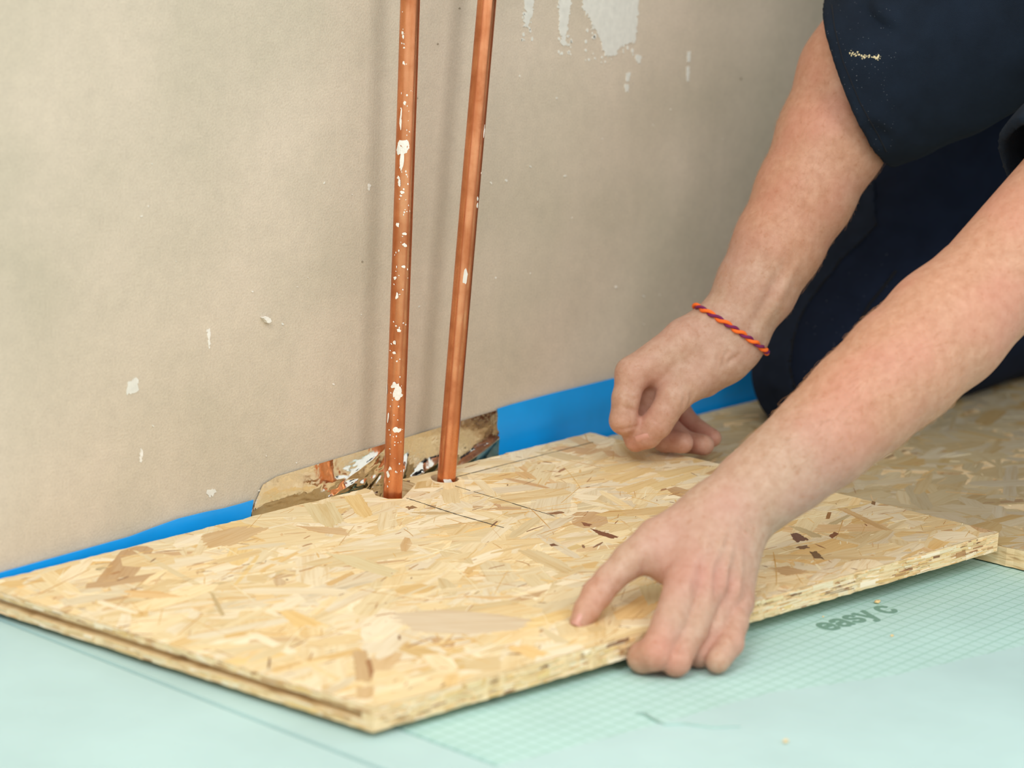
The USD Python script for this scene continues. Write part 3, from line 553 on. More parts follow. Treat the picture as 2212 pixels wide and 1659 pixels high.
def strip_fn(tops, x0, x1, lean, seed, slant=0.0):
    tp = np.array([on_y(*p, 0.0)[[0, 2]] for p in tops])
    def fn(U, V):
        zt = np.interp(x0 + (x1 - x0) * U, tp[:, 0], tp[:, 1]); z = 0.0012 + (zt - 0.0012) * V
        x = x0 + (x1 - x0) * U + slant * np.clip(z - 0.01, 0, 1) * (U > 0.999) 
        x = x + np.where(U < 1e-6, 1, 0) * 0.0006 * np.sin(V * 23)
        y = -0.0028 - 0.009 * np.clip(0.5 - V, 0, 1) ** 1.5 * lean - 0.0016 * (fbm(np.stack([U * 9, V * 1.5, 0 * U], -1), 2, seed) - 0.3) * lean
        return np.stack([x, y, z], -1)
    return fn
xr = on_y(1072, 880, 0)[0]
single('blue_edge_strip', sheet(strip_fn([(1072, 882), (1100, 873), (1180, 851), (1240, 836), (1325, 815), (1500, 822), (1640, 792)], xr, 1.3, 1.0, 3), np.concatenate([[0], np.linspace(0.0005, 1, 160)]), np.linspace(0, 1, 24), th=0.0012), 'blue_foam',
       'bright blue foam edge strip upstanding on the wall behind the rear hand', 'edge strip', smooth=60)
def left_strip(U, V):
    fn = strip_fn([(-200, 1290), (277, 1157), (330, 1137), (380, 1119), (440, 1104), (480, 1096), (520, 1085), (545, 1077)], -1.6, on_y(541, 1080, 0)[0], 0.8, 8); P = fn(U, V)
    P[..., 0] += np.where(U > 0.97, (U - 0.97) / 0.03, 0) * (V - 1) * 0.006; return P
single('blue_edge_strip', sheet(left_strip, np.concatenate([np.linspace(0, 0.8, 30), np.linspace(0.805, 1, 90)]), np.linspace(0, 1, 20), th=0.0012), 'blue_foam', 'low blue foam edge strip along the wall left of the crumpled foil', 'edge strip', smooth=60)

# ------------------------------------------------------------------ person: signed-distance modelling
def smin(a, b, k):
    h = np.maximum(k - np.abs(a - b), 0) / k; return np.minimum(a, b) - h * h * k * 0.25
def seg(p, a, b, ra, rb_):
    ab = b - a; t = np.clip(((p - a) @ ab) / max(ab @ ab, 1e-12), 0, 1)
    return np.linalg.norm(p - a - t[:, None] * ab, axis=1) - (ra + (rb_ - ra) * t)
def chain(p, J, k=0.004):
    """J: list of (point, radius)"""
    d_ = None
    for (a, ra), (b, rb_) in zip(J[:-1], J[1:]):
        s = seg(p, a, b, ra, rb_); d_ = s if d_ is None else smin(d_, s, k)
    return d_
def polygonize(f, lo, hi, h, B=8):
    lo = np.asarray(lo, float); n = (np.ceil((np.asarray(hi) - lo) / h / B).astype(int)) * B
    nb = n // B; bi = np.stack(np.meshgrid(*[np.arange(k) for k in nb], indexing='ij'), -1).reshape(-1, 3)
    cd = f(lo + (bi + 0.5) * B * h - 0.5 * h); V = np.repeat(np.repeat(np.repeat(np.where(cd < 0, -1.0, 1.0).astype(np.float32).reshape(nb), B, 0), B, 1), B, 2)
    act = bi[np.abs(cd) < B * h * 1.15]
    loc = np.stack(np.meshgrid(*[np.arange(B)] * 3, indexing='ij'), -1).reshape(-1, 3)
    for s in range(0, len(act), 400):
        g = (act[s:s + 400, None] * B + loc[None]).reshape(-1, 3); V[g[:, 0], g[:, 1], g[:, 2]] = f(lo + g * h)
    ins = V < 0; c = np.zeros(np.array(V.shape) - 1, np.int8)
    off = np.array([(i, j, k) for i in (0, 1) for j in (0, 1) for k in (0, 1)])
    for o_ in off: c += ins[o_[0]:o_[0] + c.shape[0], o_[1]:o_[1] + c.shape[1], o_[2]:o_[2] + c.shape[2]]
    cells = np.argwhere((c > 0) & (c < 8)); idx = np.full(c.shape, -1); idx[tuple(cells.T)] = np.arange(len(cells))
    val = np.stack([V[tuple((cells + o_).T)] for o_ in off], 1); acc = np.zeros((len(cells), 3)); cnt = np.zeros(len(cells))
    for i in range(8):
        for j in range(i + 1, 8):
            if np.abs(off[i] - off[j]).sum() != 1: continue
            m = (val[:, i] < 0) != (val[:, j] < 0); t = val[:, i] / np.where(m, val[:, i] - val[:, j], 1)
            acc[m] += off[i] + (off[j] - off[i]) * t[m, None]; cnt[m] += 1
    P = lo + (cells + acc / cnt[:, None]) * h; F_ = []
    for ax in range(3):
        b_, c_ = [(1, 2), (2, 0), (0, 1)][ax]; s0 = [slice(None)] * 3; s1 = [slice(None)] * 3; s0[ax], s1[ax] = slice(0, -1), slice(1, None)
        e = np.argwhere(ins[tuple(s0)] != ins[tuple(s1)]); e = e[(e[:, b_] > 0) & (e[:, c_] > 0) & (e[:, b_] < c.shape[b_]) & (e[:, c_] < c.shape[c_])]
        db, dc = np.eye(3, dtype=int)[b_], np.eye(3, dtype=int)[c_]
        q = np.stack([idx[tuple((e - db - dc).T)], idx[tuple((e - dc).T)], idx[tuple(e.T)], idx[tuple((e - db).T)]], 1)
        fl_ = ~ins[tuple(e.T)]; q[fl_] = q[fl_][:, ::-1]; F_.append(q)
    q = np.vstack(F_); q = q[(q >= 0).all(1)]
    return trimesh.Trimesh(P, np.vstack([q[:, [0, 1, 2]], q[:, [0, 2, 3]]]), process=False)
def smooth_mesh(m, it=6):
    e = m.edges_unique; v = np.array(m.vertices); deg = np.maximum(np.bincount(e.ravel(), minlength=len(v)), 1)[:, None]
    for k in range(it):
        for w in (0.5, -0.51):
            s_ = np.column_stack([np.bincount(e[:, 0], v[e[:, 1], c], len(v)) + np.bincount(e[:, 1], v[e[:, 0], c], len(v)) for c in range(3)]); v = v + w * (s_ / deg - v)
    m.vertices = v; return m
def hit(mesh, px, py):
    """where the sight line through a picture point meets a surface"""
    d_ = ray(px, py); d_ = d_ / np.linalg.norm(d_); T = mesh.triangles; e1, e2 = T[:, 1] - T[:, 0], T[:, 2] - T[:, 0]
    pv = np.cross(d_, e2); det = np.einsum('ij,ij->i', e1, pv); ok = np.abs(det) > 1e-14; inv = 1 / np.where(ok, det, 1)
    tv = CAM - T[:, 0]; u = np.einsum('ij,ij->i', tv, pv) * inv; qv = np.cross(tv, e1); v = (qv @ d_) * inv; t = np.einsum('ij,ij->i', e2, qv) * inv
    g = ok & (u >= 0) & (v >= 0) & (u + v <= 1) & (t > 0)
    if not g.any(): return None, None
    i = np.where(g)[0][np.argmin(t[g])]; nn = np.cross(e1[i], e2[i]); return CAM + d_ * t[i], nn / np.linalg.norm(nn)
def A(*q): return at(*q[:3])
def JJ(l): return [(at(x, y, d_), r * mm) for x, y, d_, r in l]

# --- left hand (nearest the camera), hooked over the board's front edge
LW = [(1590, 1094, 1.600, 27)]
L_fore = JJ([(1573, 1108, 1.598, 25.0), (1632, 1062, 1.602, 28), (1702, 1008, 1.607, 30.5), (1779, 944, 1.612, 34), (1860, 871, 1.620, 37.5), (1949, 792, 1.630, 40.5), (2040, 710, 1.645, 42.5), (2125, 630, 1.66, 42)])
L_palm = [JJ([(1545, 1112, 1.590, 22), (1480, 1255, 1.548, 13.5)]), JJ([(1560, 1115, 1.590, 21), (1524, 1262, 1.552, 13)]), JJ([(1582, 1125, 1.592, 21), (1563, 1280, 1.560, 12)]), JJ([(1592, 1140, 1.598, 19), (1592, 1300, 1.570, 11)]),
          JJ([(1535, 1135, 1.588, 20), (1440, 1200, 1.570, 15)]), JJ([(1520, 1180, 1.580, 15), (1440, 1228, 1.566, 9)])]
L_thumb = JJ([(1500, 1130, 1.585, 18), (1420, 1165, 1.574, 14.5), (1360, 1212, 1.564, 12.0), (1318, 1250, 1.556, 9.9), (1290, 1283, 1.550, 10.1), (1268, 1317, 1.545, 8.6), (1252, 1343, 1.540, 6.8)])
L_fing = [JJ([(1478, 1262, 1.545, 13), (1447, 1345, 1.522, 11.4), (1415, 1412, 1.508, 11.0), (1388, 1432, 1.515, 10), (1362, 1432, 1.528, 8.5), (1348, 1422, 1.545, 7.5)]),
          JJ([(1527, 1268, 1.550, 12.5), (1496, 1360, 1.526, 10.0), (1460, 1432, 1.511, 9.6), (1450, 1424, 1.524, 8.2)]),
          JJ([(1566, 1285, 1.560, 11.8), (1541, 1360, 1.540, 9.3), (1511, 1418, 1.531, 8.6), (1502, 1410, 1.543, 7.6)]),
          JJ([(1592, 1302, 1.568, 11), (1585, 1345, 1.550, 9.6), (1576, 1390, 1.534, 9.2), (1549, 1441, 1.520, 8.3)])]
def keep_out(ch):
    out = []
    for q, r in ch:                                      # fingers rest on the underlay, in front of the board's edge
        q = np.array(q); q[2] = max(q[2], r + 0.0016)
        ey = fl[1] + (q[0] - fl[0]) * (FRONT_R[1] - fl[1]) / (FRONT_R[0] - fl[0])
        if q[2] < board_z(q[0]) - 0.001: q[1] = min(q[1], ey - r * 0.9)
        out.append((q, r))
    return out
L_fing = [c_[:1] + keep_out(c_[1:]) for c_ in L_fing]
def left_arm(p):
    d_ = chain(p, L_fore, 0.012)
    for c_ in L_palm: d_ = smin(d_, chain(p, c_), 0.012)
    d_ = smin(d_, chain(p, L_thumb, 0.003), 0.009)
    fg = None
    for c_ in L_fing:
        s = chain(p, c_, 0.003); fg = s if fg is None else smin(fg, s, 0.0005)
    return smin(d_, fg, 0.005)
# --- right hand (beyond), thumb pressing on the board's corner, fingers curled under
R_fore = JJ([(1572, 716, 1.950, 22), (1592, 690, 1.950, 26.5), (1632, 624, 1.952, 32.5), (1682, 527, 1.955, 36.5), (1738, 420, 1.960, 40.5), (1797, 299, 1.967, 45.5), (1852, 165, 1.977, 49), (1885, 100, 1.985, 48)])
R_wrist = [JJ([(1553, 694, 1.945, 18), (1500, 735, 1.940, 18)]), JJ([(1606, 728, 1.950, 19.5), (1570, 775, 1.945, 19)])]
R_palm = [JJ([(1562, 706, 1.945, 20), (1480, 742, 1.935, 20), (1366, 806, 1.926, 13.5)]), JJ([(1570, 712, 1.950, 20), (1385, 803, 1.955, 14)]), JJ([(1580, 722, 1.955, 20), (1410, 806, 1.976, 13.5)]), JJ([(1592, 732, 1.957, 18), (1436, 812, 1.994, 12.5)]),
          JJ([(1585, 752, 1.945, 20), (1520, 815, 1.945, 17)]), JJ([(1545, 760, 1.940, 19), (1470, 820, 1.938, 17), (1430, 800, 1.935, 13)]), JJ([(1430, 812, 1.946, 14), (1404, 858, 1.950, 13), (1388, 905, 1.950, 10)])]
R_thumb = JJ([(1545, 775, 1.938, 20), (1490, 822, 1.930, 17.0), (1455, 858, 1.924, 14.2), (1436, 890, 1.923, 12.2), (1420, 914, 1.925, 12.6), (1398, 938, 1.930, 11.8), (1374, 952, 1.936, 9.6)])
R_fing = [JJ([(1366, 808, 1.926, 13.5), (1352, 860, 1.922, 11.4), (1347, 908, 1.924, 11.6), (1368, 926, 1.940, 9.8), (1400, 922, 1.952, 9)]),
          JJ([(1386, 806, 1.955, 13.5), (1384, 870, 1.970, 11), (1398, 918, 1.978, 10.5), (1436, 952, 1.972, 9.6), (1474, 956, 1.964, 9.4)]),
          JJ([(1412, 808, 1.976, 13), (1420, 870, 1.990, 10.8), (1440, 920, 1.996, 10.2), (1482, 955, 1.990, 9.2), (1520, 961, 1.982, 9.2)]),
          JJ([(1438, 814, 1.994, 12), (1460, 868, 2.006, 10), (1480, 905, 2.010, 9.2), (1512, 932, 2.006, 8.6), (1538, 946, 2.000, 8.2)])]
def right_arm(p):
    d_ = chain(p, R_fore, 0.012)
    for c_ in R_wrist + R_palm: d_ = smin(d_, chain(p, c_), 0.012)
    d_ = smin(d_, chain(p, R_thumb, 0.003), 0.007)
    fg = None
    for c_ in R_fing:
        s = chain(p, c_, 0.003); fg = s if fg is None else smin(fg, s, 0.0012)
    return smin(d_, fg, 0.006)
def bounds(*chains):
    q = np.array([p for c_ in chains for p, r in c_]); r = max(r for c_ in chains for p, r in c_) + 0.006; return q.min(0) - r, q.max(0) + r
elbL, elbR = L_fore[-1][0], R_fore[-1][0]
hemR = at(1856, 178, 1.968); axR = at(2215, 30, 1.915) - hemR; axR /= np.linalg.norm(axR)
shR, shL = hemR + axR * 0.225 + np.array([0.02, 0.01, 0.03]), np.array([0.44, -0.53, 0.455])
hipR, hipL = np.array([0.93, -0.17, 0.30]), np.array([0.93, -0.46, 0.30])
neck, head = np.array([0.46, -0.30, 0.62]), np.array([0.37, -0.29, 0.745])
mL = smooth_mesh(polygonize(left_arm, *bounds(L_fore, L_thumb, *L_fing), 0.0016), 4)
mR = smooth_mesh(polygonize(right_arm, *bounds(R_fore, R_thumb, *R_fing), 0.0016), 4)

def press(mesh, px_line, depth, width):
    """skin creases (depth < 0) and tendons or veins (depth > 0) along a line seen on the surface"""
    pts = [hit(mesh, *q)[0] for q in px_line]; pts = [q for q in pts if q is not None]
    if len(pts) < 2: return
    v = np.array(mesh.vertices); nn = np.array(mesh.vertex_normals); best = np.full(len(v), 9.0); tt = np.zeros(len(v)); L = len(pts) - 1
    for i, (a, b) in enumerate(zip(pts[:-1], pts[1:])):
        ab = b - a; t = np.clip(((v - a) @ ab) / (ab @ ab), 0, 1); d_ = np.linalg.norm(v - a - t[:, None] * ab, axis=1); m = d_ < best; best[m] = d_[m]; tt[m] = (i + t[m]) / L
    w = np.exp(-(best / (width * mm)) ** 2) * np.clip(np.sin(np.pi * np.clip(tt, 0.04, 0.96)), 0, 1) ** 0.6
    mesh.vertices = v + nn * (w * depth * mm)[:, None]
for l, dp, wd_ in [([(1545, 1150), (1500, 1215), (1484, 1262)], 0.9, 4), ([(1565, 1150), (1540, 1220), (1528, 1268)], 1.1, 3.5), ([(1585, 1160), (1570, 1225), (1562, 1282)], 1.2, 3.0), ([(1600, 1180), (1600, 1240), (1590, 1300)], 0.9, 3.0),
                   ([(1517, 1180), (1512, 1250), (1506, 1300)], -0.8, 5), ([(1553, 1200), (1548, 1250), (1543, 1300)], -1.0, 4), ([(1582, 1210), (1580, 1260), (1576, 1310)], -0.9, 3.5),
                   ([(1540, 1110), (1520, 1170), (1530, 1220)], 0.6, 2.5), ([(1575, 1130), (1556, 1180), (1585, 1230)], 0.5, 2.2), ([(1592, 1120), (1606, 1145), (1622, 1158)], -1.0, 2.2), ([(1600, 1105), (1615, 1128), (1632, 1140)], -0.7, 2.0),
                   ([(1385, 1245), (1392, 1225), (1392, 1205)], -0.9, 3), ([(1280, 1276), (1292, 1282), (1302, 1292)], -0.5, 1.6), ([(1275, 1284), (1288, 1290), (1296, 1300)], -0.4, 1.6), ([(1475, 1272), (1484, 1266), (1494, 1270)], 1.2, 6), ([(1526, 1280), (1532, 1276), (1540, 1280)], 1.2, 5),
                   ([(1395, 1395), (1415, 1402), (1432, 1412)], -0.4, 1.6), ([(1462, 1405), (1475, 1408), (1490, 1412)], -0.4, 1.6), ([(1560, 1378), (1574, 1388), (1590, 1392)], 1.0, 4)]:
    press(mL, l, dp * 1.45, wd_)
for l, dp, wd_ in [([(1344, 878), (1366, 886), (1384, 892)], -1.1, 1.8), ([(1332, 928), (1356, 926), (1376, 920)], -1.0, 1.8), ([(1345, 830), (1365, 844), (1380, 852)], -0.7, 1.6), ([(1350, 855), (1370, 862), (1384, 872)], -0.8, 1.6),
                   ([(1478, 840), (1478, 868), (1472, 885)], -0.9, 2), ([(1494, 840), (1492, 865), (1484, 882)], -0.9, 2), ([(1462, 835), (1462, 856), (1456, 872)], -0.7, 2), ([(1568, 790), (1580, 778), (1600, 765)], -1.2, 2.5), ([(1558, 800), (1566, 770), (1576, 755)], -0.9, 2),
                   ([(1548, 790), (1552, 770), (1560, 752)], -0.7, 2), ([(1702, 560), (1662, 640), (1625, 705)], -2.4, 6), ([(1730, 560), (1685, 635), (1640, 715)], 1.8, 5), ([(1402, 905), (1412, 908), (1424, 918)], -0.6, 1.6), ([(1396, 914), (1408, 918), (1420, 926)], -0.5, 1.6), ([(1420, 770), (1400, 790), (1372, 800)], 0.7, 5)]:
    press(mR, l, dp * 1.4 if dp < 0 else dp, wd_)
def torso(p):
    d_ = chain(p, [(np.array([0.62, -0.315, 0.46]), 0.085), (np.array([0.47, -0.305, 0.59]), 0.062), (neck + [-0.03, 0, 0.05], 0.056), (head, 0.06)], 0.03)
    for s_, e_ in ((shR, elbR), (shL, elbL)): d_ = smin(d_, chain(p, [(np.array([0.56, -0.31, 0.47]), 0.06), (s_, 0.052), ((s_ + e_) / 2, 0.048), (e_, 0.041)], 0.02), 0.03)
    hd = seg(p, head + [0.02, 0, 0.02], head + [-0.01, 0, 0.0], 0.082, 0.078); d_ = smin(d_, hd, 0.02); d_ = smin(d_, seg(p, head + [-0.05, 0, -0.035], head + [-0.055, 0, -0.07], 0.045, 0.035), 0.03)
    d_ = smin(d_, seg(p, head + [-0.085, 0, 0.0], head + [-0.108, 0, -0.03], 0.008, 0.013), 0.012)
    for s_ in (-1, 1):
        d_ = smin(d_, seg(p, head + [0.005, s_ * 0.083, -0.005], head + [0.012, s_ * 0.088, 0.022], 0.009, 0.011), 0.006)
        d_ = -smin(-d_, np.linalg.norm(p - (head + [-0.092, s_ * 0.031, 0.008]), axis=1) - 0.014, 0.008)
    return d_
mT = smooth_mesh(polygonize(torso, (0.1, -0.62, 0.18), (0.76, 0.0, 0.86), 0.004), 3)
person = thing('person', 'person in navy work clothes kneeling and leaning in to fit the loose wood strand board', 'person')
def joined(ms):
    try:
        M_ = [m3.Manifold(m3.Mesh(np.asarray(m.vertices, np.float32), np.asarray(m.faces, np.uint32))) for m in ms]
        if all(x.status() == m3.Error.NoError and x.num_tri() > 0 for x in M_):
            u_ = M_[0] + M_[1] + M_[2]; k = u_.to_mesh(); print('body joined', u_.num_tri()); return trimesh.Trimesh(k.vert_properties[:, :3], k.tri_verts, process=False)
    except Exception as e: print('join', e)
    print('body not joined'); return cat(ms)
print('minz', mL.vertices[:,2].min(), mR.vertices[:,2].min(), mL.is_watertight, mR.is_watertight, mT.is_watertight)
mBody = joined([mL, mR, mT])
bv = np.array(mBody.vertices); bt = np.ones((len(bv), 3)) * [1.0, 0.965, 0.90]      # weathered forearms, paler hands, pink knuckles
for hand_c, joints in (((L_fing[1][0][0] + L_fore[0][0]) / 2, [c_[i][0] for c_ in L_fing for i in (0, 2)] + [L_thumb[4][0]]), ((R_fing[1][0][0] + R_fore[0][0]) / 2, [c_[i][0] for c_ in R_fing for i in (0, 2, 4)] + [R_thumb[4][0], R_thumb[6][0]])):
    w = np.clip((0.135 - np.linalg.norm(bv - hand_c, axis=1)) / 0.05, 0, 1)[:, None]; bt = bt * (1 - w) + w * np.array([0.93, 1.09, 1.13])
    for q in joints: bt = bt * (1 - np.exp(-(np.linalg.norm(bv - q, axis=1) / 0.016) ** 2)[:, None] * np.array([0.0, 0.16, 0.15]))
part(person, 'body', mBody, 'skin', smooth=True, tone=bt)
def arm_hair(mesh, chain_, n, seed):
    r = np.random.default_rng(seed); c_ = mesh.triangles_center; ax_ = chain_[5][0] - chain_[1][0]; t = ((c_ - chain_[1][0]) @ ax_) / (ax_ @ ax_)
    ok = np.where((t > 0.12) & (t < 1.2))[0]; P, cnt = [], []
    for i in r.choice(ok, n):
        nn = mesh.face_normals[i]; L = r.uniform(0.004, 0.011); dr = -ax_ / np.linalg.norm(ax_) * 0.8 + r.normal(0, 0.35, 3); dr -= nn * (dr @ nn); q0 = c_[i]
        for k in (0, 0.33, 0.66, 1.0): P.append(q0 + dr * L * k + nn * (0.0016 * math.sin(k * 2.0) * r.uniform(0.4, 1.2) - 0.0002))
        cnt.append(4)
    p = numbered(person, 'arm_hair'); bc = UsdGeom.BasisCurves.Define(stage, p); bc.CreateTypeAttr('linear'); bc.CreatePointsAttr(Vt.Vec3fArray.FromNumpy(np.array(P, np.float32))); bc.CreateCurveVertexCountsAttr(Vt.IntArray(cnt))
    bc.CreateWidthsAttr(Vt.FloatArray([0.00010])); bc.SetWidthsInterpolation('constant'); UsdShade.MaterialBindingAPI.Apply(bc.GetPrim()).Bind(UsdShade.Material.Get(stage, LK + 'arm_hair')); tag(bc, kind='stuff')
arm_hair(mL, L_fore, 900, 1); arm_hair(mR, R_fore, 700, 2)

# thumbnails
def nail(mesh, px, w, name='thumbnail'):
    c0, nn = hit(mesh, *px[0]); tipd = hit(mesh, *px[1])[0] - c0; tipd -= nn * (tipd @ nn); tipd /= np.linalg.norm(tipd); s_ = np.cross(nn, tipd)
    U, V = np.meshgrid(np.linspace(-1, 1, 15), np.linspace(-1, 1, 15), indexing='ij'); R_ = np.sqrt(np.clip(np.maximum(U ** 4 + V ** 4, 1e-9), 0, 1) ** 0.5)
    k = np.maximum(1, (U ** 4 + V ** 4) ** 0.25); U, V = U / k, V / k
    P = c0 + s_ * (U * w / 2)[..., None] + tipd * (V * w * 0.58)[..., None] + nn * (0.0004 - 0.0034 * U ** 2 - 0.0008 * V ** 2)[..., None]
    fn = lambda a, b: P
    return sheet(fn, np.arange(15), np.arange(15), th=0.0009)
for m_, px, w in ((mL, ((1251, 1336), (1245, 1350)), 0.0085), (mR, ((1386, 944), (1366, 952)), 0.0105)): part(person, 'thumbnail', nail(m_, px, w), 'nail', smooth=60)

# twisted cord bracelet on the right wrist
ax = (R_fore[2][0] - R_fore[1][0]); ax /= np.linalg.norm(ax)
pl, pr_ = hit(mR, 1520, 674)[0], hit(mR, 1640, 752)[0]; cb = at(1579, 712, 1.950); e1_ = pr_ - pl; hw = np.linalg.norm(e1_) / 2 + 0.004; e1_ /= np.linalg.norm(e1_); nb_ = np.cross(e1_, _f); nb_ /= np.linalg.norm(nb_); e2_ = np.cross(nb_, e1_)
core_line = []
for t in np.linspace(0, 2 * np.pi, 240, endpoint=False):                       # walk outwards from inside the wrist until the skin is left behind
    dr = e1_ * math.cos(t) + e2_ * math.sin(t); rr = np.arange(0.008, 0.06, 0.0005); q = cb + dr * rr[:, None]; s_ = right_arm(q); i = np.argmax(s_ > 0); core_line.append(rr[i] if s_[i] > 0 else 0.035)
core_line = np.convolve(np.tile(core_line, 3), np.ones(15) / 15, 'same')[240:480] + 0.0016
tt = np.linspace(0, 2 * np.pi, 600, endpoint=False); rr = np.interp(tt, np.linspace(0, 2 * np.pi, 240, endpoint=False), core_line, period=2 * np.pi)
brace = numbered(person, 'bracelet'); tag(UsdGeom.Xform.Define(stage, brace), 'twisted orange and purple cord bracelet')
for i, (nm, mt) in enumerate((('cord_strand', 'orange_cord'), ('cord_strand', 'purple_cord'))):
    ph = 13 * tt + i * np.pi + 0.6; rad = e1_ * np.cos(tt)[:, None] + e2_ * np.sin(tt)[:, None]
    q = cb + rad * (rr + 0.0013 * np.cos(ph))[:, None] + nb_ * (0.0013 * np.sin(ph))[:, None]
    part(brace, nm, tube(q, 0.00155 if i == 0 else 0.0013, 10, closed=True), mt, smooth=60, label=('orange' if i == 0 else 'purple') + ' cord strand')

# --- clothing
def tee(p):
    d_ = chain(p, [(np.array([0.90, -0.315, 0.36]), 0.150), (np.array([0.76, -0.315, 0.44]), 0.140), (np.array([0.60, -0.315, 0.50]), 0.128), (np.array([0.52, -0.31, 0.54]), 0.085)], 0.05)
    d_ = smin(d_, seg(p, shR + [0.02, -0.03, 0], shL + [0.04, 0.03, 0], 0.075, 0.075), 0.04)
    sR = chain(p, [(shR + [0.01, -0.01, -0.01], 0.082), (hemR, 0.079)], 0.02); sL = chain(p, [(shL, 0.080), (hemL, 0.070)], 0.02)
    d_ = smin(smin(d_, sR, 0.03), sL, 0.03)
    f_ = 0.008 * (np.abs(fbm(p * np.array([13, 13, 15.0]), 2, 4) - 0.5) * 2 - 0.3) + 0.0035 * np.sin(((p - hemR) @ axR) * 90 + 3 * fbm(p * 14, 2, 8) * 2) * np.exp(-np.linalg.norm(p - (hemR + axR * 0.07), axis=1) / 0.07)
    d_ = d_ + f_
    shell = np.maximum(d_, -(d_ + 0.0075))
    cutR, cutL = -((p - hemR) @ axR), -((p - hemL) @ axL)
    nearR, nearL = np.linalg.norm(p - hemR, axis=1) - 0.125, np.linalg.norm(p - hemL, axis=1) - 0.12
    shell = np.maximum(shell, np.where(nearR < 0, cutR, -1)); shell = np.maximum(shell, np.where(nearL < 0, cutL, -1))
    shell = np.maximum(shell, -(seg(p, np.array([0.50, -0.306, 0.57]), np.array([0.36, -0.30, 0.72]), 0.066, 0.075)))
    return np.maximum(shell, (p - np.array([0.965, 0, 0.36])) @ np.array([0.92, 0, -0.39]))
hemL = elbL + (shL - elbL) * 0.30; axL = (shL - elbL) / np.linalg.norm(shL - elbL)
mTee = smooth_mesh(polygonize(tee, (0.12, -0.75, 0.12), (1.12, 0.10, 0.80), 0.003), 3)
for l, dp, wd_ in [([(1862, 0), (1880, 30), (1905, 55), (1938, 78)], -5.0, 7), ([(1880, 0), (1905, 28), (1938, 52)], 4.0, 8), ([(1860, 236), (1895, 256), (1938, 288)], 3.5, 9), ([(1868, 262), (1900, 284), (1935, 318)], -3.0, 7), ([(1806, 60), (1840, 80), (1890, 90)], 2.0, 10)]:
    press(mTee, l, dp, wd_)
part(person, 't_shirt', mTee, 'navy_cotton', smooth=True)
kneeR, kneeL = at(1772, 800, 2.165), np.array([0.66, -0.56, 0.078])
ankR, ankL = np.array([1.02, -0.13, 0.075]), np.array([1.06, -0.50, 0.075])
def trousers(p):
    d_ = chain(p, [(kneeR, 0.062), (kneeR * 0.5 + hipR * 0.5 + [-0.015, 0, 0.065], 0.092), (hipR + [0, 0, 0.05], 0.11)], 0.03)
    d_ = smin(d_, chain(p, [(kneeR + [0.01, 0, -0.004], 0.058), (ankR, 0.05)], 0.02), 0.012)
    d_ = smin(d_, chain(p, [(kneeL, 0.064), (kneeL * 0.5 + hipL * 0.5 + [0, 0, 0.02], 0.086), (hipL, 0.10)], 0.03), 0.01)
    d_ = smin(d_, chain(p, [(kneeL + [0.01, 0, -0.004], 0.060), (ankL, 0.05)], 0.02), 0.012)
    d_ = smin(d_, seg(p, hipR + [0, -0.04, 0.02], hipL + [0, 0.04, 0.02], 0.12, 0.12), 0.04)
    return d_ + 0.012 * (np.abs(fbm(p * np.array([11, 11, 24.0]), 2, 17) - 0.5) - 0.12)
mTr = smooth_mesh(polygonize(trousers, (0.42, -0.70, -0.01), (1.20, 0.02, 0.48), 0.0045), 3)
mTr.vertices[:, 2] = np.maximum(mTr.vertices[:, 2], 0.0168); mTr.vertices[:, 1] = np.minimum(mTr.vertices[:, 1], -0.0045)
part(person, 'trousers', mTr, 'navy_twill', smooth=True)
def patch(mesh, px_outline, lift, name, mat):
    """a sewn-on panel: the faces of the garment inside an outline, lifted off the cloth by its own thickness"""
    from shapely import contains_xy
    c_ = mesh.triangles_center; rel = c_ - CAM; z = rel @ _f; x, y = CEN[0] + F * (rel @ RIGHT) / z, CEN[1] - F * (rel @ UP) / z
    ok = contains_xy(Polygon(px_outline), x, y) & ((mesh.face_normals * rel).sum(1) < 0)
    fc = mesh.faces[ok]; ids, inv = np.unique(fc, return_inverse=True); fc = inv.reshape(-1, 3); v0 = mesh.vertices[ids]; nn = mesh.vertex_normals[ids]; k = len(ids)
    e = np.vstack([fc[:, [0, 1]], fc[:, [1, 2]], fc[:, [2, 0]]]); key = {tuple(t) for t in e.tolist()}; rim = [t for t in key if (t[1], t[0]) not in key]
    side = [(b, a, a + k) for a, b in rim] + [(b, a + k, b + k) for a, b in rim]
    vv = np.vstack([v0 + nn * lift, v0 - nn * 0.0002]); vv[:, 2] = np.maximum(vv[:, 2], 0.0168)
    part(person, name, trimesh.Trimesh(vv, np.vstack([fc, fc[:, ::-1] + k, np.array(side)]), process=False), mat, smooth=True)
patch(mTr, [(1560, 560), (1888, 380), (1892, 470), (1893, 486), (1850, 532), (1815, 562), (1800, 586), (1775, 616), (1745, 656), (1722, 702), (1711, 742), (1706, 790), (1712, 822), (1724, 850), (1760, 900), (1700, 980), (1560, 960)], 0.0016, 'knee_panel', 'knee_fabric')
def on_mesh_line(mesh, px, rad, lift=0.0004):
    q = []
    for a, b in zip(px[:-1], px[1:]):
        for t in np.linspace(0, 1, 6, endpoint=False):
            h_, n_ = hit(mesh, a[0] + (b[0] - a[0]) * t, a[1] + (b[1] - a[1]) * t)
            if h_ is not None: q.append(h_ + n_ * lift)
    return tube(q, rad, 6) if len(q) > 3 else None
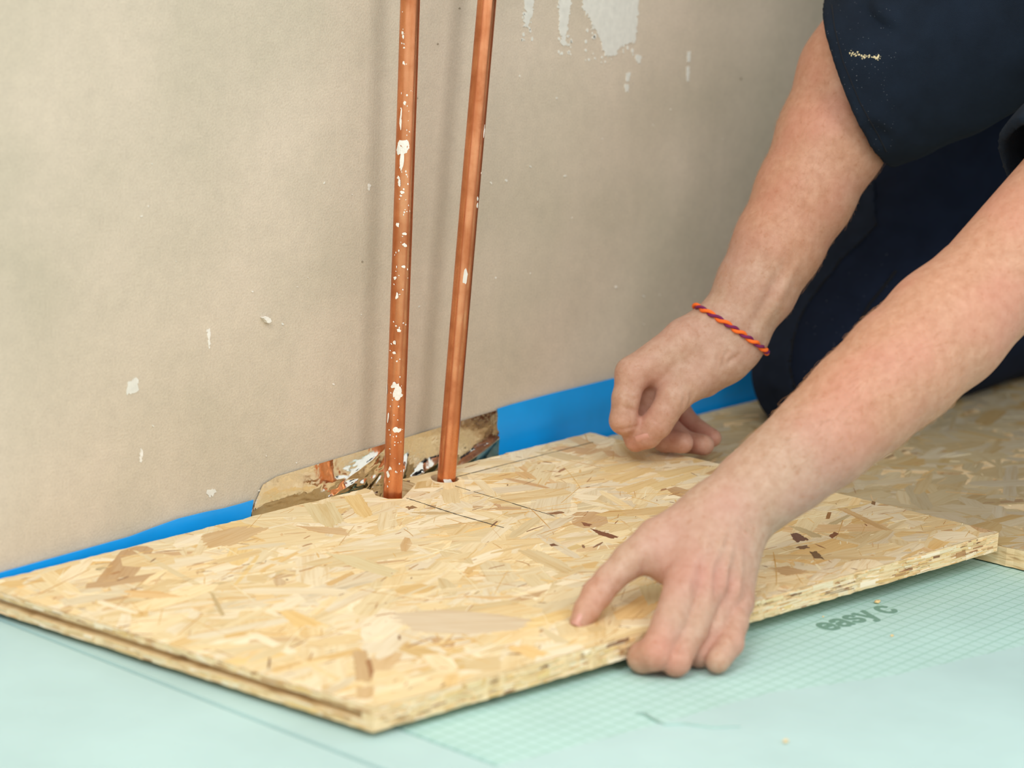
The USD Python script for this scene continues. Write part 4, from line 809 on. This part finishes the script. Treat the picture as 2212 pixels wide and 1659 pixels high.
for l in ([(1888, 470), (1893, 485), (1880, 500), (1850, 530), (1815, 562), (1800, 585), (1775, 615), (1745, 655), (1722, 700), (1712, 740), (1706, 790), (1712, 820), (1720, 845)], [(1936, 585), (1905, 625), (1880, 655), (1860, 690), (1850, 715)]):
    m_ = on_mesh_line(mTr, l, 0.0014)
    if m_ is not None: part(person, 'trouser_seam', m_, 'navy_seam')
m_ = on_mesh_line(mTee, [(1797, 10), (1803, 60), (1822, 135), (1857, 220), (1897, 292), (1918, 335)], 0.0006, 0.0001)
if m_ is not None: part(person, 'hem_stitching', m_, 'navy_seam')
def flecks(mesh, pts, size, seed):
    r = np.random.default_rng(seed); ms = []
    for x, y in pts:
        h_, n_ = hit(mesh, x, y)
        if h_ is None: continue
        s_ = size * r.uniform(0.5, 1.6); m = trimesh.creation.icosphere(1, 1.0); a = np.cross(n_, r.normal(0, 1, 3)); a /= np.linalg.norm(a); b = np.cross(n_, a)
        v = np.array(m.vertices); m.vertices = h_ + a * v[:, :1] * s_ + b * v[:, 1:2] * s_ * r.uniform(0.4, 1) + n_ * v[:, 2:] * s_ * 0.3; ms.append(m)
    return cat(ms) if ms else None
rd = np.random.default_rng(8)
for mesh, area, n, s_ in ((mTee, (1785, 0, 1935, 372), 170, 0.00026), (mTr, (1640, 480, 1935, 890), 130, 0.00028)):
    m_ = flecks(mesh, [(rd.uniform(area[0], area[2]), rd.uniform(area[1], area[3])) for _ in range(n)], s_, 2)
    if m_ is not None: part(person, 'dust_flecks', m_, 'dust', kind='stuff')
m_ = flecks(mTee, [(1838 + 66 * t + rd.normal(0, 2.5), 116 + 10 * t + rd.normal(0, 2.6)) for t in rd.beta(0.9, 0.9, 44)], 0.0007, 3)
if m_ is not None: part(person, 'dried_filler_mark', m_, 'dried_filler', kind='stuff')

for ank in (ankR, ankL):
    bf = lambda p: smin(chain(p, [(ank + [0.01, 0, 0.0], 0.054), (ank + [0.07, 0, 0.0], 0.052), (ank + [0.155, 0, -0.018], 0.038)], 0.02), seg(p, ank + [0.05, 0, 0.055], ank + [0.15, 0, -0.01], 0.034, 0.036), 0.03)
    bm = smooth_mesh(polygonize(bf, ank - [0.06, 0.08, 0.08], ank + [0.22, 0.08, 0.12], 0.005), 2); bm.vertices[:, 2] = np.maximum(bm.vertices[:, 2], 0.0168); part(person, 'boot', bm, 'boot_leather', smooth=True)
# head above the frame: hair, eyes, mouth
def hair_fn(p):
    c_ = np.linalg.norm((p - (head + [0.012, 0, 0.022])) / np.array([1.06, 0.98, 1.0]), axis=1) - 0.088
    return np.maximum(c_ + 0.004 * (fbm(p * 70, 3, 3) - 0.5), (head[0] - 0.055 - p[:, 0]) + 0.6 * (head[2] + 0.045 - p[:, 2]))
part(person, 'hair', smooth_mesh(polygonize(hair_fn, head - 0.12, head + 0.13, 0.004), 2), 'hair', smooth=True)
for s_ in (-1, 1):
    for nm, rad, dx, mt in (('eyeball', 0.0120, -0.0745, 'eye_white'), ('iris', 0.0062, -0.0808, 'eye_iris')):
        e = trimesh.creation.icosphere(2, rad); e.apply_translation(head + [dx, s_ * 0.031, 0.007 if nm == 'eyeball' else 0.004]); part(person, nm, e, mt, smooth=True)
    lid = trimesh.creation.icosphere(2, 0.0132); lid.vertices = lid.vertices[:] * [1, 1, 0.75]; lid.apply_translation(head + [-0.0735, s_ * 0.031, 0.0125]); part(person, 'eyelid', lid, 'skin', smooth=True, tone=np.ones((len(lid.vertices), 3)))
    part(person, 'eyebrow', tube([head + [-0.086, s_ * 0.016, 0.028], head + [-0.088, s_ * 0.031, 0.033], head + [-0.078, s_ * 0.047, 0.028]], [0.003, 0.004, 0.002], 8), 'hair', smooth=True)
part(person, 'mouth', tube([head + [-0.090, -0.022, -0.058], head + [-0.0985, 0, -0.055], head + [-0.090, 0.022, -0.058]], [0.003, 0.006, 0.003], 10), 'lip', smooth=True)

# loose wood chips on the underlay
for i, (x, y, s_, w) in enumerate([(1895, 1303, 2.2, 'beside the printed words'), (1927, 1375, 1.3, 'below the printed words'), (1778, 1333, 0.8, 'at the edge of the board shadow'), (1697, 1603, 1.6, 'on the plain front sheet')]):
    c = on_z(x, y, 0.0014 if i == 3 else 0.0); m = trimesh.creation.icosphere(1, 1.0); m.vertices = m.vertices * [1.4, 0.8, 0.5] + rng.normal(0, 0.12, m.vertices.shape); m.vertices = m.vertices * s_ * mm; m.apply_translation(c + [0, 0, -m.vertices[:, 2].min() - 0.0001])
    single('wood_chip', m, 'wood_chip', f'tiny pale wood chip lying {w}', 'wood chip', group='sawdust chips on the underlay')
